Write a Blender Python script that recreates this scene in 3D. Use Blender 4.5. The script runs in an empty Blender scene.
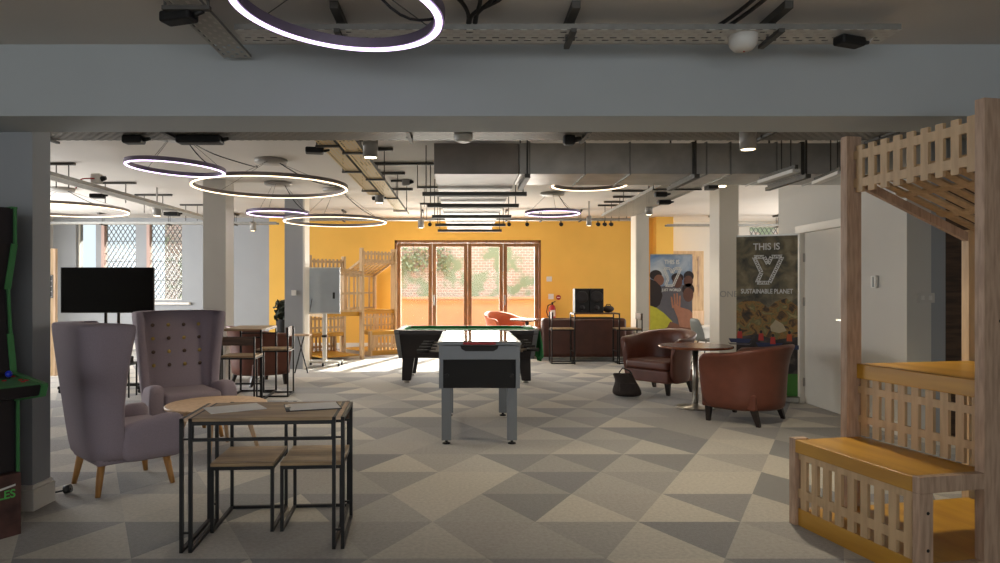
import bpy, bmesh, math, random
from mathutils import Vector, Matrix
random.seed(7)
C = bpy.context.scene.collection
F, H, VX, VY = 680.0, 1.35, 462.0, 289.0
PI = math.pi

# ------------------------------------------------------------------ camera, world, sun, exposure
cam_d = bpy.data.cameras.new('camera'); cam = bpy.data.objects.new('camera', cam_d); C.objects.link(cam)
cam.location = (0, 0, H); cam.rotation_euler = (PI/2, 0, 0)
cam_d.sensor_width = 36; cam_d.lens = F*36/1000
cam_d.shift_x = (500-VX)/1000; cam_d.shift_y = (VY-281.5)/1000
cam_d.clip_start = 0.05
bpy.context.scene.camera = cam
sc = bpy.context.scene
sc.view_settings.view_transform = 'Standard'; sc.view_settings.look = 'None'
sc.view_settings.exposure = 0.12; sc.view_settings.gamma = 1.0; sc.view_settings.use_curve_mapping = False
sc.cycles.use_denoising = True
sc.cycles.max_bounces = 10; sc.cycles.diffuse_bounces = 6; sc.cycles.transparent_max_bounces = 12
sc.cycles.sample_clamp_indirect = 6.0; sc.cycles.caustics_reflective = False; sc.cycles.caustics_refractive = False
w = bpy.data.worlds.new('sky'); sc.world = w; w.use_nodes = True
bgn = w.node_tree.nodes['Background']; bgn.inputs[0].default_value = (0.80, 0.91, 1.0, 1); bgn.inputs[1].default_value = 1.15
def light(name, typ, loc, energy, color=(1,1,1), rot=None, size=None, size_y=None, target=None, spot=None, blend=None, spread=None):
    d = bpy.data.lights.new(name, typ); d.energy = energy; d.color = color
    o = bpy.data.objects.new(name, d); C.objects.link(o); o.location = loc
    if rot: o.rotation_euler = rot
    if target is not None: o.rotation_euler = (Vector(target)-Vector(loc)).to_track_quat('-Z', 'Y').to_euler()
    if typ == 'AREA':
        d.shape = 'RECTANGLE' if size_y else 'SQUARE'; d.size = size
        if size_y: d.size_y = size_y
        if spread: d.spread = spread
    elif size and typ != 'SUN': d.shadow_soft_size = size
    if spot: d.spot_size = spot; d.spot_blend = blend or .5
    return o
sun = light('sun', 'SUN', (4, 24, 9), 22.0, (1.0, .95, .86), target=(4-.30*8, 24-8, 9-.54*8)); sun.data.angle = math.radians(1.2)
# daylight from beyond the glazing (the open sky over the yard), plus fill lamps added indoors
light('daylight_doors', 'AREA', (0.1, 15.9, 1.3), 420, (1.0, .93, .84), target=(0.1, 9.0, 1.5), size=3.2, size_y=2.2)
light('left_side_fill', 'AREA', (-9.05, 11.0, 1.5), 400, (.97, .98, 1.0), target=(0, 11.6, 1.6), size=5, size_y=1.9)  # added fill lamp, the left wall has no windows
light('annex_fill', 'AREA', (7.85, 13.0, 1.5), 140, (1.0, .97, .93), target=(4, 13.0, 1.6), size=4, size_y=1.8)  # added fill lamp out of view, no window behind it
light('near_end_fill', 'AREA', (-1, -3.8, 1.5), 95, (.97, .98, 1.0), target=(-1, 6, 4.2), size=7, size_y=1.6)  # unseen fill behind the camera, tilted up to brighten beam and ceiling

light('daylight_yard', 'AREA', (0.5, 17.0, 7.5), 950, (.96, .98, 1.0), target=(0.5, 20.0, 0), size=9, size_y=3)

# ------------------------------------------------------------------ helpers
def lin(c):
    return tuple((v/12.92 if v <= .04045 else ((v+.055)/1.055)**2.4) for v in [x/255 for x in c])
def P(px, py, Y): return Vector(((px-VX)*Y/F, Y, H-(py-VY)*Y/F))
class NT:
    def __init__(s, m): s.t = m.node_tree; s.b = s.t.nodes['Principled BSDF']
    def n(s, typ, **k):
        x = s.t.nodes.new(typ)
        for a, b in k.items(): setattr(x, a, b)
        return x
    def l(s, a, b): s.t.links.new(a, b)
    def math(s, op, a, b=None, c=None):
        x = s.n('ShaderNodeMath', operation=op)
        for i, v in enumerate((a, b, c)):
            if v is None: continue
            if isinstance(v, (int, float)): x.inputs[i].default_value = v
            else: s.l(v, x.inputs[i])
        return x.outputs[0]
def mat(name, rgb, rough=.6, metal=0, var=.06, scale=8, bump=.0, bscale=60, emit=None, estr=0, coat=0, stretch=(1,1,1), detail=4):
    m = bpy.data.materials.new(name); m.use_nodes = True; t = NT(m); b = t.b
    c = lin(rgb); b.inputs['Roughness'].default_value = rough; b.inputs['Metallic'].default_value = metal
    if coat: b.inputs['Coat Weight'].default_value = coat; b.inputs['Coat Roughness'].default_value = .15
    tc = t.n('ShaderNodeTexCoord'); mp = t.n('ShaderNodeMapping'); mp.inputs['Scale'].default_value = stretch
    t.l(tc.outputs['Object'], mp.inputs['Vector'])
    ns = t.n('ShaderNodeTexNoise'); ns.inputs['Scale'].default_value = scale; ns.inputs['Detail'].default_value = detail
    t.l(mp.outputs[0], ns.inputs['Vector'])
    r = t.n('ShaderNodeValToRGB'); e = r.color_ramp.elements
    e[0].position = .3; e[1].position = .7
    e[0].color = (*[max(0, v*(1-var)) for v in c], 1); e[1].color = (*[min(1, v*(1+var)) for v in c], 1)
    t.l(ns.outputs[0], r.inputs[0]); t.l(r.outputs[0], b.inputs['Base Color'])
    if bump:
        n2 = t.n('ShaderNodeTexNoise'); n2.inputs['Scale'].default_value = bscale; t.l(mp.outputs[0], n2.inputs['Vector'])
        bp = t.n('ShaderNodeBump'); bp.inputs['Strength'].default_value = bump; bp.inputs['Distance'].default_value = .01
        t.l(n2.outputs[0], bp.inputs['Height']); t.l(bp.outputs[0], b.inputs['Normal'])
    if emit is not None:
        b.inputs['Emission Color'].default_value = (*lin(emit), 1); b.inputs['Emission Strength'].default_value = estr
    return m
def wood(name, a, bcol, rough=.5, axis='Z', scale=3):
    st = {'X': (.12, 1, 1), 'Y': (1, .12, 1), 'Z': (1, 1, .12)}[axis]
    m = mat(name, a, rough, stretch=st, scale=scale*10, detail=6)
    r = [n for n in m.node_tree.nodes if n.type == 'VALTORGB'][0].color_ramp
    r.elements[0].color = (*lin(bcol), 1); r.elements[1].color = (*lin(a), 1); r.elements[0].position = .35; r.elements[1].position = .6
    return m
M = {}
M['wall'] = mat('painted_wall', (206,203,196), .85, var=.02, scale=2, bump=.05, bscale=90)
M['wall_grey'] = mat('shaded_wall_paint', (160,163,166), .85, var=.02, scale=2)
M['beam'] = mat('cool_grey_beam_paint', (180,186,188), .85, var=.02, scale=2)
M['ceil'] = mat('ceiling_paint', (214,208,200), .9, var=.02, scale=1.5)
M['yellow'] = mat('yellow_wall_paint', (238,188,88), .8, var=.03, scale=2)
M['trimwhite'] = mat('white_gloss_paint', (232,227,216), .45, var=.01)
M['doorbrown'] = wood('brown_door_wood', (146,102,62), (118,82,48), .45)
M['beech'] = wood('beech_ply', (200,170,130), (182,152,114), .5)
M['beech_dk'] = wood('ply_edge', (184,156,132), (160,132,110), .55, scale=6)
M['ochre'] = wood('ochre_board', (196,146,46), (176,126,36), .38, axis='X', scale=1)
M['tabletop'] = wood('greyed_oak_top', (168,140,102), (132,108,80), .45, axis='X')
M['darkwood'] = wood('dark_board', (98,74,56), (70,52,40), .5, axis='X')
M['paleoak'] = wood('pale_oak', (222,192,160), (206,174,140), .5)
M['leg_oak'] = wood('golden_oak', (190,140,80), (165,116,62), .45)
M['black'] = mat('black_steel', (26,25,25), .45, .3, var=.05)
M['blackp'] = mat('black_plastic', (18,18,19), .6, var=.05)
M['deepblack'] = mat('deep_black_laminate', (12,12,13), .7, var=0)
M['blackscreen'] = mat('black_glass_screen', (8,8,9), .12, var=0)
M['lilac'] = mat('lilac_wool', (156,143,152), .95, var=.06, scale=140, bump=.25, bscale=260)
M['leather'] = mat('brown_leather', (108,62,48), .38, var=.14, scale=7, bump=.12, bscale=140)
M['leather_dk'] = mat('dark_leather', (78,44,34), .36, var=.14, scale=7, bump=.12, bscale=140)
M['darkleg'] = mat('dark_stained_leg', (34,24,20), .4)
M['steel'] = mat('brushed_steel', (180,176,168), .28, 1, var=.06, scale=30)
M['galv'] = mat('galvanised_duct', (184,182,178), .42, .45, var=.16, scale=5, detail=8)
M['galv2'] = mat('galvanised_strut', (150,150,146), .5, .7, var=.12, scale=14)
M['strut'] = mat('dull_strut', (92,90,86), .6, .5, var=.1)
M['cable'] = mat('black_cable', (18,17,17), .5)
M['cablew'] = mat('pale_cable', (190,186,178), .6)
M['white'] = mat('white_plastic', (222,220,214), .5, var=.01)
M['greyplastic'] = mat('grey_shell_plastic', (120,124,122), .5)
M['grey_lamp'] = mat('grey_lamp_metal', (168,165,160), .5, .1)
M['paper'] = mat('paper', (242,240,236), .8, var=.02, scale=12)
M['silver'] = mat('silver_laminate', (122,126,130), .42, .35, var=.03)
M['playfield'] = mat('pale_playfield_glass', (120,112,96), .07, var=.05, scale=4, coat=1)
M['playfield'].node_tree.nodes['Principled BSDF'].inputs['Specular IOR Level'].default_value = .12; M['playfield'].node_tree.nodes['Principled BSDF'].inputs['Coat Weight'].default_value = 0
M['red'] = mat('red_plastic', (170,34,40), .45)
M['felt'] = mat('green_felt', (30,120,62), .95, var=.08, scale=80)
M['darkcab'] = mat('black_laminate', (36,30,32), .45, var=.1)
M['green'] = mat('green_edge_trim', (66,124,72), .5)
M['brownart'] = mat('brown_cabinet_art', (84,56,50), .6, var=.5, scale=9)
M['blue'] = mat('blue_ball', (30,50,190), .3)
M['boardgrey'] = mat('grey_gloss_board', (186,196,206), .16, .15, var=.03)
M['bag'] = mat('dark_bag_nylon', (52,42,38), .7, var=.2, scale=14, bump=.5, bscale=20)
M['leaf'] = mat('dark_leaf', (36,44,32), .6, var=.4, scale=20)
M['terra'] = mat('terracotta_render', (204,174,162), .85, var=.06, scale=2)
M['paving'] = mat('yard_paving', (122,116,106), .9, var=.08, scale=3)
M['brass'] = mat('yellow_button', (190,160,90), .7)
M['brownbtn'] = mat('brown_button', (96,74,62), .7)
M['skyblue'] = mat('pale_blue_fabric', (150,175,205), .8)
M['orange'] = mat('orange_fabric', (205,110,74), .7)
M['floorcable'] = M['cable']
def emis(name, col, s, body=(255,255,255)):
    return mat(name, body, .5, var=0, emit=col, estr=s)
M['ring_warm'] = emis('warm_led', (255,226,184), 3.2)
M['ring_cool'] = emis('violet_white_led', (232,205,255), 3.2)
M['lamp_on'] = emis('downlight_glow', (255,232,190), 9.0)
M['ringbody'] = mat('grey_ring_body', (132,122,116), .5, .4)
M['ringviolet'] = mat('violet_grey_ring_body', (128,118,138), .5, .4)
# glass
def glassmat(name, tint, gloss=.06):
    m = bpy.data.materials.new(name); m.use_nodes = True; t = m.node_tree; t.nodes.clear()
    o = t.nodes.new('ShaderNodeOutputMaterial'); mx = t.nodes.new('ShaderNodeMixShader')
    tr = t.nodes.new('ShaderNodeBsdfTransparent'); gl = t.nodes.new('ShaderNodeBsdfGlossy')
    tr.inputs[0].default_value = (*tint, 1); gl.inputs[1].default_value = .03; mx.inputs[0].default_value = gloss
    t.links.new(tr.outputs[0], mx.inputs[1]); t.links.new(gl.outputs[0], mx.inputs[2]); t.links.new(mx.outputs[0], o.inputs[0])
    return m
M['glass'] = glassmat('clear_glass', (.95,.96,.95), .015)
# carpet: triangular lattice
def carpet():
    m = bpy.data.materials.new('triangle_carpet'); m.use_nodes = True; t = NT(m); b = t.b
    b.inputs['Roughness'].default_value = .88; b.inputs['Sheen Weight'].default_value = .25
    tc = t.n('ShaderNodeTexCoord'); sp = t.n('ShaderNodeSeparateXYZ'); t.l(tc.outputs['Object'], sp.inputs[0])
    v = t.math('DIVIDE', t.math('SUBTRACT', sp.outputs[1], 3.943), .538)
    u = t.math('SUBTRACT', t.math('DIVIDE', t.math('SUBTRACT', sp.outputs[0], .425), .595), t.math('MULTIPLY', v, .5))
    fu, fv = t.math('FLOOR', u), t.math('FLOOR', v)
    up = t.math('GREATER_THAN', t.math('ADD', t.math('FRACT', u), t.math('FRACT', v)), 1.0)
    cb = t.n('ShaderNodeCombineXYZ'); t.l(fu, cb.inputs[0]); t.l(fv, cb.inputs[1]); t.l(up, cb.inputs[2])
    wn = t.n('ShaderNodeTexWhiteNoise', noise_dimensions='3D'); t.l(cb.outputs[0], wn.inputs['Vector'])
    # lower/upper triangles lean to different tones so light and dark alternate along a row
    val = t.math('ADD', t.math('MULTIPLY', wn.outputs[0], .62), t.math('MULTIPLY', up, .38))
    r = t.n('ShaderNodeValToRGB'); cr = r.color_ramp; cr.interpolation = 'CONSTANT'
    cols = [(0, (170,164,152)), (.16, (154,149,140)), (.33, (178,171,157)), (.45, (142,138,131)), (.56, (118,116,113)), (.68, (152,146,137)), (.80, (128,125,122)), (.9, (112,110,110))]
    cr.elements[0].position = 0; cr.elements[0].color = (*lin(cols[0][1]), 1)
    cr.elements[1].position = cols[-1][0]; cr.elements[1].color = (*lin(cols[-1][1]), 1)
    for p, c in cols[1:-1]:
        e = cr.elements.new(p); e.color = (*lin(c), 1)
    t.l(val, r.inputs[0])
    ns = t.n('ShaderNodeTexNoise'); ns.inputs['Scale'].default_value = 45; ns.inputs['Detail'].default_value = 8
    t.l(tc.outputs['Object'], ns.inputs['Vector'])
    mr = t.n('ShaderNodeMapRange'); mr.inputs[1].default_value = .3; mr.inputs[2].default_value = .7; mr.inputs[3].default_value = .86; mr.inputs[4].default_value = 1.12
    t.l(ns.outputs[0], mr.inputs[0])
    vm = t.n('ShaderNodeVectorMath', operation='MULTIPLY'); t.l(r.outputs[0], vm.inputs[0]); t.l(mr.outputs[0], vm.inputs[1])
    t.l(vm.outputs[0], b.inputs['Base Color'])
    n2 = t.n('ShaderNodeTexNoise'); n2.inputs['Scale'].default_value = 300; t.l(tc.outputs['Object'], n2.inputs['Vector'])
    bp = t.n('ShaderNodeBump'); bp.inputs['Strength'].default_value = .35; bp.inputs['Distance'].default_value = .005
    t.l(n2.outputs[0], bp.inputs['Height']); t.l(bp.outputs[0], b.inputs['Normal'])
    return m
M['carpet'] = carpet()
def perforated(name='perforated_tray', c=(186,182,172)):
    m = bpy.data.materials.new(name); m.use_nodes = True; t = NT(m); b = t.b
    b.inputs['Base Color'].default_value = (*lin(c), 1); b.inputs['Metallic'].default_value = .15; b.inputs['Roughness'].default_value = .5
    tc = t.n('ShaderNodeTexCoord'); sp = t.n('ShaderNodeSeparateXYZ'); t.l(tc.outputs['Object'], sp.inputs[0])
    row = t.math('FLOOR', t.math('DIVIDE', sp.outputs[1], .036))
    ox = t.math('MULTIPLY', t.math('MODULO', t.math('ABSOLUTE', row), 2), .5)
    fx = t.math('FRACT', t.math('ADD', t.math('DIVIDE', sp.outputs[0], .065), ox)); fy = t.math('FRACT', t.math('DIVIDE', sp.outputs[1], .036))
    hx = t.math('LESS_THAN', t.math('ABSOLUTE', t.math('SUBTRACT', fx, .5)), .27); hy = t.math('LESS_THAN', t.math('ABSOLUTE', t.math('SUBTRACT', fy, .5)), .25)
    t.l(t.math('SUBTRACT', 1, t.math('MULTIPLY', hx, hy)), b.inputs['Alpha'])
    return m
M['perf'] = perforated(); M['perfy'] = perforated('wall_bounce_tray', (222,196,138))  # second one: bounce from the yellow wall put into the tray colour
def brickmat():
    m = bpy.data.materials.new('mossy_brick'); m.use_nodes = True; t = NT(m); b = t.b; b.inputs['Roughness'].default_value = .9
    tc = t.n('ShaderNodeTexCoord'); mp = t.n('ShaderNodeMapping'); mp.inputs['Rotation'].default_value = (PI/2, 0, 0)
    t.l(tc.outputs['Object'], mp.inputs[0])
    br = t.n('ShaderNodeTexBrick'); br.inputs['Scale'].default_value = 3.0
    br.inputs['Color1'].default_value = (*lin((190,156,144)), 1); br.inputs['Color2'].default_value = (*lin((170,158,148)), 1); br.inputs['Mortar'].default_value = (*lin((214,206,194)), 1)
    t.l(mp.outputs[0], br.inputs['Vector'])
    ns = t.n('ShaderNodeTexNoise'); ns.inputs['Scale'].default_value = 2.4; ns.inputs['Detail'].default_value = 6; t.l(tc.outputs['Object'], ns.inputs['Vector'])
    rp = t.n('ShaderNodeValToRGB'); rp.color_ramp.elements[0].position = .47; rp.color_ramp.elements[1].position = .58
    t.l(ns.outputs[0], rp.inputs[0])
    mx = t.n('ShaderNodeMix', data_type='RGBA'); t.l(rp.outputs[0], mx.inputs[0]); t.l(br.outputs[0], mx.inputs[6]); mx.inputs[7].default_value = (*lin((142,152,124)), 1)
    t.l(mx.outputs[2], b.inputs['Base Color'])
    return m
M['brick'] = brickmat()

class MB:
    def __init__(s): s.bm = bmesh.new(); s.mi = 0
    def _f(s, vs, smooth=False):
        try: f = s.bm.faces.new(vs); f.smooth = smooth; f.material_index = s.mi; return f
        except ValueError: return None
    def hexa(s, pts):
        v = [s.bm.verts.new(p) for p in pts]
        for q in ((3,2,1,0),(4,5,6,7),(0,1,5,4),(1,2,6,5),(2,3,7,6),(3,0,4,7)): s._f([v[i] for i in q])
        return s
    def box(s, x0, x1, y0, y1, z0, z1):
        x0, x1 = sorted((x0, x1)); y0, y1 = sorted((y0, y1)); z0, z1 = sorted((z0, z1))
        return s.hexa([(x0,y0,z0),(x1,y0,z0),(x1,y1,z0),(x0,y1,z0),(x0,y0,z1),(x1,y0,z1),(x1,y1,z1),(x0,y1,z1)])
    def bar(s, p, q, w, h=None, up=(0,0,1)):
        h = h or w; p, q = Vector(p), Vector(q); d = (q-p).normalized(); up = Vector(up)
        if abs(d.dot(up)) > .99: up = Vector((0,1,0))
        a = d.cross(up).normalized()*w/2; b = a.cross(d).normalized()*h/2
        return s.hexa([p-a-b, p+a-b, p+a+b, p-a+b, q-a-b, q+a-b, q+a+b, q-a+b])
    def loft(s, rings, cap=True, smooth=True, closed=False):
        vr = [[s.bm.verts.new(p) for p in r] for r in rings]; n = len(rings[0])
        pairs = list(zip(vr, vr[1:])) + ([(vr[-1], vr[0])] if closed else [])
        for a, b in pairs:
            for i in range(n): s._f([a[i], a[(i+1) % n], b[(i+1) % n], b[i]], smooth)
        if cap and not closed: s._f(vr[0][::-1]); s._f(vr[-1])
        return s
    def cyl(s, p, q, r, r2=None, n=16, smooth=True):
        r2 = r if r2 is None else r2; p, q = Vector(p), Vector(q); d = (q-p).normalized()
        a = d.orthogonal().normalized(); b = d.cross(a)
        return s.loft([[c+a*R*math.cos(2*PI*i/n)+b*R*math.sin(2*PI*i/n) for i in range(n)] for c, R in ((p, r), (q, r2))], smooth=smooth)
    def lathe(s, prof, c=(0,0,0), n=32):
        c = Vector(c)
        return s.loft([[c+Vector((r*math.cos(2*PI*i/n), r*math.sin(2*PI*i/n), z)) for i in range(n)] for r, z in prof])
    def tube(s, pts, r, n=8, closed=False):
        pts = [Vector(p) for p in pts]; rings = []; prev = None
        for i, p in enumerate(pts):
            if closed: d = (pts[(i+1) % len(pts)]-pts[i-1]).normalized()
            else: d = (pts[min(i+1, len(pts)-1)]-pts[max(i-1, 0)]).normalized()
            a = prev - d*prev.dot(d) if prev else d.orthogonal()
            a.normalize(); prev = a; b = d.cross(a)
            rings.append([p+a*r*math.cos(2*PI*k/n)+b*r*math.sin(2*PI*k/n) for k in range(n)])
        return s.loft(rings, closed=closed)
    def sphere(s, c, r, sx=1, sy=1, sz=1, n=16):
        c = Vector(c)
        return s.loft([[c+Vector((r*sx*math.sin(t)*math.cos(2*PI*i/n), r*sy*math.sin(t)*math.sin(2*PI*i/n), r*sz*math.cos(t))) for i in range(n)] for t in [PI*(k+.02)/10.04+.001 for k in range(11)]])
    def prism(s, poly, f, d):           # poly of 2D points -> f(a,b) 3D, extruded by vector d
        d = Vector(d); a = [Vector(f(*p)) for p in poly]
        return s.loft([a, [p+d for p in a]], smooth=False)
    def build(s, name, m, parent=None, bevel=0, sub=0, seg=2):
        bmesh.ops.recalc_face_normals(s.bm, faces=s.bm.faces)
        me = bpy.data.meshes.new(name); s.bm.to_mesh(me); s.bm.free()
        for k in (m if isinstance(m, (list, tuple)) else [m]): me.materials.append(k)
        o = bpy.data.objects.new(name, me); C.objects.link(o)
        if parent is not None: o.parent = parent
        if bevel:
            b = o.modifiers.new('b', 'BEVEL'); b.width = bevel; b.segments = seg; b.limit_method = 'ANGLE'; b.angle_limit = .6
        if sub:
            q = o.modifiers.new('s', 'SUBSURF'); q.levels = sub; q.render_levels = sub
        return o
def tag(o, label, cat, group=None, kind=None):
    o['label'] = label; o['category'] = cat
    if group: o['group'] = group
    if kind: o['kind'] = kind
    return o
def thing(name, label, cat, loc=(0,0,0), rz=0, group=None):
    o = bpy.data.objects.new(name, None); C.objects.link(o); o.location = loc; o.rotation_euler = (0,0,rz); o.empty_display_size = .1
    return tag(o, label, cat, group)
def copy_tree(o, parent=None):
    c = o.copy(); C.objects.link(c); c.parent = parent
    for ch in list(o.children): copy_tree(ch, c)
    return c
def struct(name, mb, m, **k):
    o = mb.build(name, m, **k); o['kind'] = 'structure'; return o
def text(name, s, size, m, parent, M4, ext=.0008, bold=False, sx=1):
    cu = bpy.data.curves.new(name, 'FONT'); cu.body = s; cu.size = size; cu.align_x = 'CENTER'; cu.align_y = 'CENTER'; cu.extrude = ext
    if bold: cu.offset = size*.018
    to = bpy.data.objects.new('t', cu); C.objects.link(to); dg = bpy.context.evaluated_depsgraph_get()
    me = bpy.data.meshes.new_from_object(to.evaluated_get(dg)); bpy.data.objects.remove(to)
    me.transform(Matrix.Diagonal((sx,1,1,1))); me.transform(M4); me.materials.clear(); me.materials.append(m)
    o = bpy.data.objects.new(name, me); C.objects.link(o); o.parent = parent; return o

# ------------------------------------------------------------------ the room
ZF, ZB = 2.70, 2.95            # ceiling heights, near zone and far zone
XL, XR, YN, YB = -9.2, 8.0, -4.0, 15.3
struct('floor', MB().box(XL-.2, XR+.2, YN-.2, 16.5, -.1, 0), M['carpet'])
struct('ceiling', MB().box(XL-.2, XR+.2, YN-.2, 3.76, ZF, ZF+.4), M['ceil'])
struct('ceiling', MB().box(XL-.2, XR+.2, 4.10, 16.5, ZB, ZB+.15), M['ceil'])
struct('trim_1', MB().box(XL, XR, 3.754, 4.135, 2.305, 3.1), M['beam'])
def wall_xz(name, x0, x1, y0, y1, z1, holes, m):
    mb = MB(); xs = x0
    for a, b, c, d in sorted(holes):
        if a > xs: mb.box(xs, a, y0, y1, 0, z1)
        if c > 0: mb.box(a, b, y0, y1, 0, c)
        mb.box(a, b, y0, y1, d, z1); xs = b
    if xs < x1: mb.box(xs, x1, y0, y1, 0, z1)
    return struct(name, mb, m)
WIN = [(-8.69,-8.24,1.1,2.86), (-8.12,-7.34,1.1,2.86), (-7.10,-6.30,1.1,2.86)]
wall_xz('wall_back_left', XL, -4.34, YB, YB+.3, ZB, WIN, M['wall_grey'])
DX0, DX1, DZ = -1.52, 1.78, 2.45
wall_xz('wall_back', -4.34, 4.35, YB, YB+.3, ZB, [(DX0, DX1, 0, DZ)], M['yellow'])
struct('wall_back_pier', MB().box(4.30, 4.68, 15.05, YB+.3, 0, ZB), M['yellow'])
wall_xz('wall_back_right', 4.68, XR, 16.2, 16.4, ZB, [(6.85, 7.60, 1.7, 2.86)], M['wall'])
wall_xz('wall_front', XL, XR, YN-.2, YN, ZF, [(-5,-2,.9,2.4), (-1,2,.9,2.4), (3,6,.9,2.4)], M['wall'])
struct('wall_left', MB().box(XL-.2, XL, YN, YB+.3, 0, ZB), M['wall'])
struct('wall_right', MB().box(XR, XR+.2, YN, 16.4, 0, ZB), M['wall'])
# block on the right with the white door in its flank
dy0, dy1 = 7.05, 8.08
mb = MB(); mb.box(4.03, 4.25, 6.16, dy0, 0, ZB).box(4.03, 4.25, dy0, dy1, 2.04, ZB).box(4.03, 4.25, dy1, 8.66, 0, ZB).box(4.25, XR, 8.46, 8.66, 0, ZB)
struct('wall_side_block', mb, M['wall'])
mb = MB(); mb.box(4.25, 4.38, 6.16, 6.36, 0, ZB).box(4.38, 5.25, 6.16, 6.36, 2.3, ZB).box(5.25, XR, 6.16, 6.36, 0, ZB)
struct('wall_block_end', mb, M['wall_grey'])  # shade of the backlit end put into its greyer paint
d = struct('door_5', MB().box(4.38, 5.25, 6.25, 6.30, 0, 2.3), M['darkwood'])
d = struct('door_6', MB().box(4.055, 4.10, dy0+.03, dy1-.03, .005, 2.01), M['trimwhite'], bevel=.003)
fr = MB().box(4.0, 4.12, dy1-.03, dy1+.09, 0, 2.10).box(4.0, 4.12, dy0-.09, dy0+.03, 0, 2.10).box(4.0, 4.12, dy0+.03, dy1-.03, 2.01, 2.10).build('door_frame', M['trimwhite'], d, bevel=.004)
MB().box(4.04, 4.056, dy0+.07, dy0+.12, .88, 1.06).box(4.0, 4.056, dy0+.085, dy0+.105, 1.01, 1.03).box(3.995, 4.012, dy0+.085, dy0+.22, 1.008, 1.032).build('door_handle', M['steel'], d, bevel=.003)
MB().cyl((4.056,dy0+.095,.92),(4.035,dy0+.095,.92),.025).build('lock_rose', M['steel'], d)
for z in (.25, 1.2, 1.72): MB().box(4.035, 4.056, dy1-.045, dy1-.025, z-.05, z+.05).build('hinge', M['steel'], d)
struct('baseboard_right', MB().box(4.01, 4.03, 6.16, dy0-.09, 0, .13).box(4.01, 4.03, dy1+.09, 8.66, 0, .13), M['trimwhite'])
struct('baseboard_back', MB().box(-4.34, DX0-.03, YB-.02, YB, 0, .14).box(DX1+.03, 4.30, YB-.02, YB, 0, .14), M['trimwhite'])
struct('baseboard_left', MB().box(XL, -4.34, YB-.02, YB, 0, .14), M['trimwhite'])
# columns
def column(name, x0, x1, y0, y1, m, base=.16):
    mb = MB().box(x0, x1, y0, y1, 0, ZB)
    o = struct(name, mb, m)
    return o
column('wall_pier_near_left', -4.6, -2.615, 4.14, 4.32, M['wall_grey'])
struct('baseboard_near_left', MB().box(-4.6, -2.595, 4.12, 4.34, 0, .13).box(-4.6, -2.605, 4.13, 4.33, .13, .155), M['trimwhite'], bevel=.004)
column('wall_column_2', -3.77, -3.44, 9.9, 10.25, M['wall'])
column('wall_column_3', -3.0, -2.69, 11.5, 11.85, M['wall_grey'])
struct('trim_2', MB().box(-2.69, -2.66, 11.49, 11.86, 0, ZB), M['trimwhite'])
column('wall_column_4', 3.86, 4.15, 10.2, 10.6, M['wall'])
column('wall_column_5', 3.33, 3.56, 12.95, 13.3, M['wall'])
struct('trim_3', MB().box(3.305, 3.33, 12.94, 13.31, 0, ZB), M['trimwhite'])

# windows with diamond leading
def lattice_window(name, x0, x1, z0, z1, y, lead=True, brickside=False):
    wi = struct(name, MB().box(x0, x0+.03, y+.10, y+.14, z0, z1).box(x1-.03, x1, y+.10, y+.14, z0, z1).box(x0, x1, y+.10, y+.14, z0, z0+.03).box(x0, x1, y+.10, y+.14, z1-.03, z1), M['trimwhite'])
    MB().box(x0, x1, y+.118, y+.122, z0, z1).build('pane', M['glass'], wi)
    if lead:
        mb = MB(); W, HH = x1-x0, z1-z0; st = .105; k = 1.55
        import itertools
        for sgn in (1, -1):
            c = -HH/k
            while c < W + HH/k:
                pts = []
                for z in (0, HH):
                    x = c + (z if sgn > 0 else -z)/k + (0 if sgn > 0 else 0); pts.append((x, z))
                (xa, za), (xb, zb) = pts
                def clip(xa, za, xb, zb):
                    t0, t1 = 0, 1; dx = xb-xa
                    ta, tb = (0-xa)/dx, (W-xa)/dx
                    if ta > tb: ta, tb = tb, ta
                    return max(t0, ta), min(t1, tb)
                ta, tb = clip(xa, za, xb, zb)
                if tb-ta > .02:
                    mb.bar((x0+xa+(xb-xa)*ta, y+.11, z0+HH*ta), (x0+xa+(xb-xa)*tb, y+.11, z0+HH*tb), .013, .013)
                c += st
        for z in (z0+HH*.25, z0+HH*.5, z0+HH*.75): mb.box(x0, x1, y+.10, y+.12, z-.006, z+.006)
        mb.build('leading', M['strut'], wi)
    if brickside: MB().box(x0, x0+.07, y+.0, y+.10, z0, z1).build('brick_reveal', M['terra'], wi)
    return wi
lattice_window('window_1', -8.69, -8.24, 1.1, 2.86, YB, lead=False)
lattice_window('window_2', -8.12, -7.34, 1.1, 2.86, YB, brickside=True)
lattice_window('window_3', -7.10, -6.30, 1.1, 2.86, YB, brickside=True)
struct('trim_4', MB().box(-8.8, -6.1, YB-.09, YB, 1.0, 1.05), M['trimwhite'], bevel=.005)
lattice_window('window_4', 6.85, 7.60, 1.7, 2.86, 16.2)
for i, x in enumerate((-5, -1, 3)):
    wi = struct('window_%d' % (5+i), MB().box(x, x+.06, YN-.15, YN-.08, .9, 2.4).box(x+2.94, x+3, YN-.15, YN-.08, .9, 2.4).box(x, x+3, YN-.15, YN-.08, .9, .96).box(x, x+3, YN-.15, YN-.08, 2.34, 2.4).box(x+1.47, x+1.53, YN-.15, YN-.08, .9, 2.4), M['trimwhite'])
    MB().box(x, x+3, YN-.12, YN-.115, .9, 2.4).build('pane', M['glass'], wi)
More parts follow.
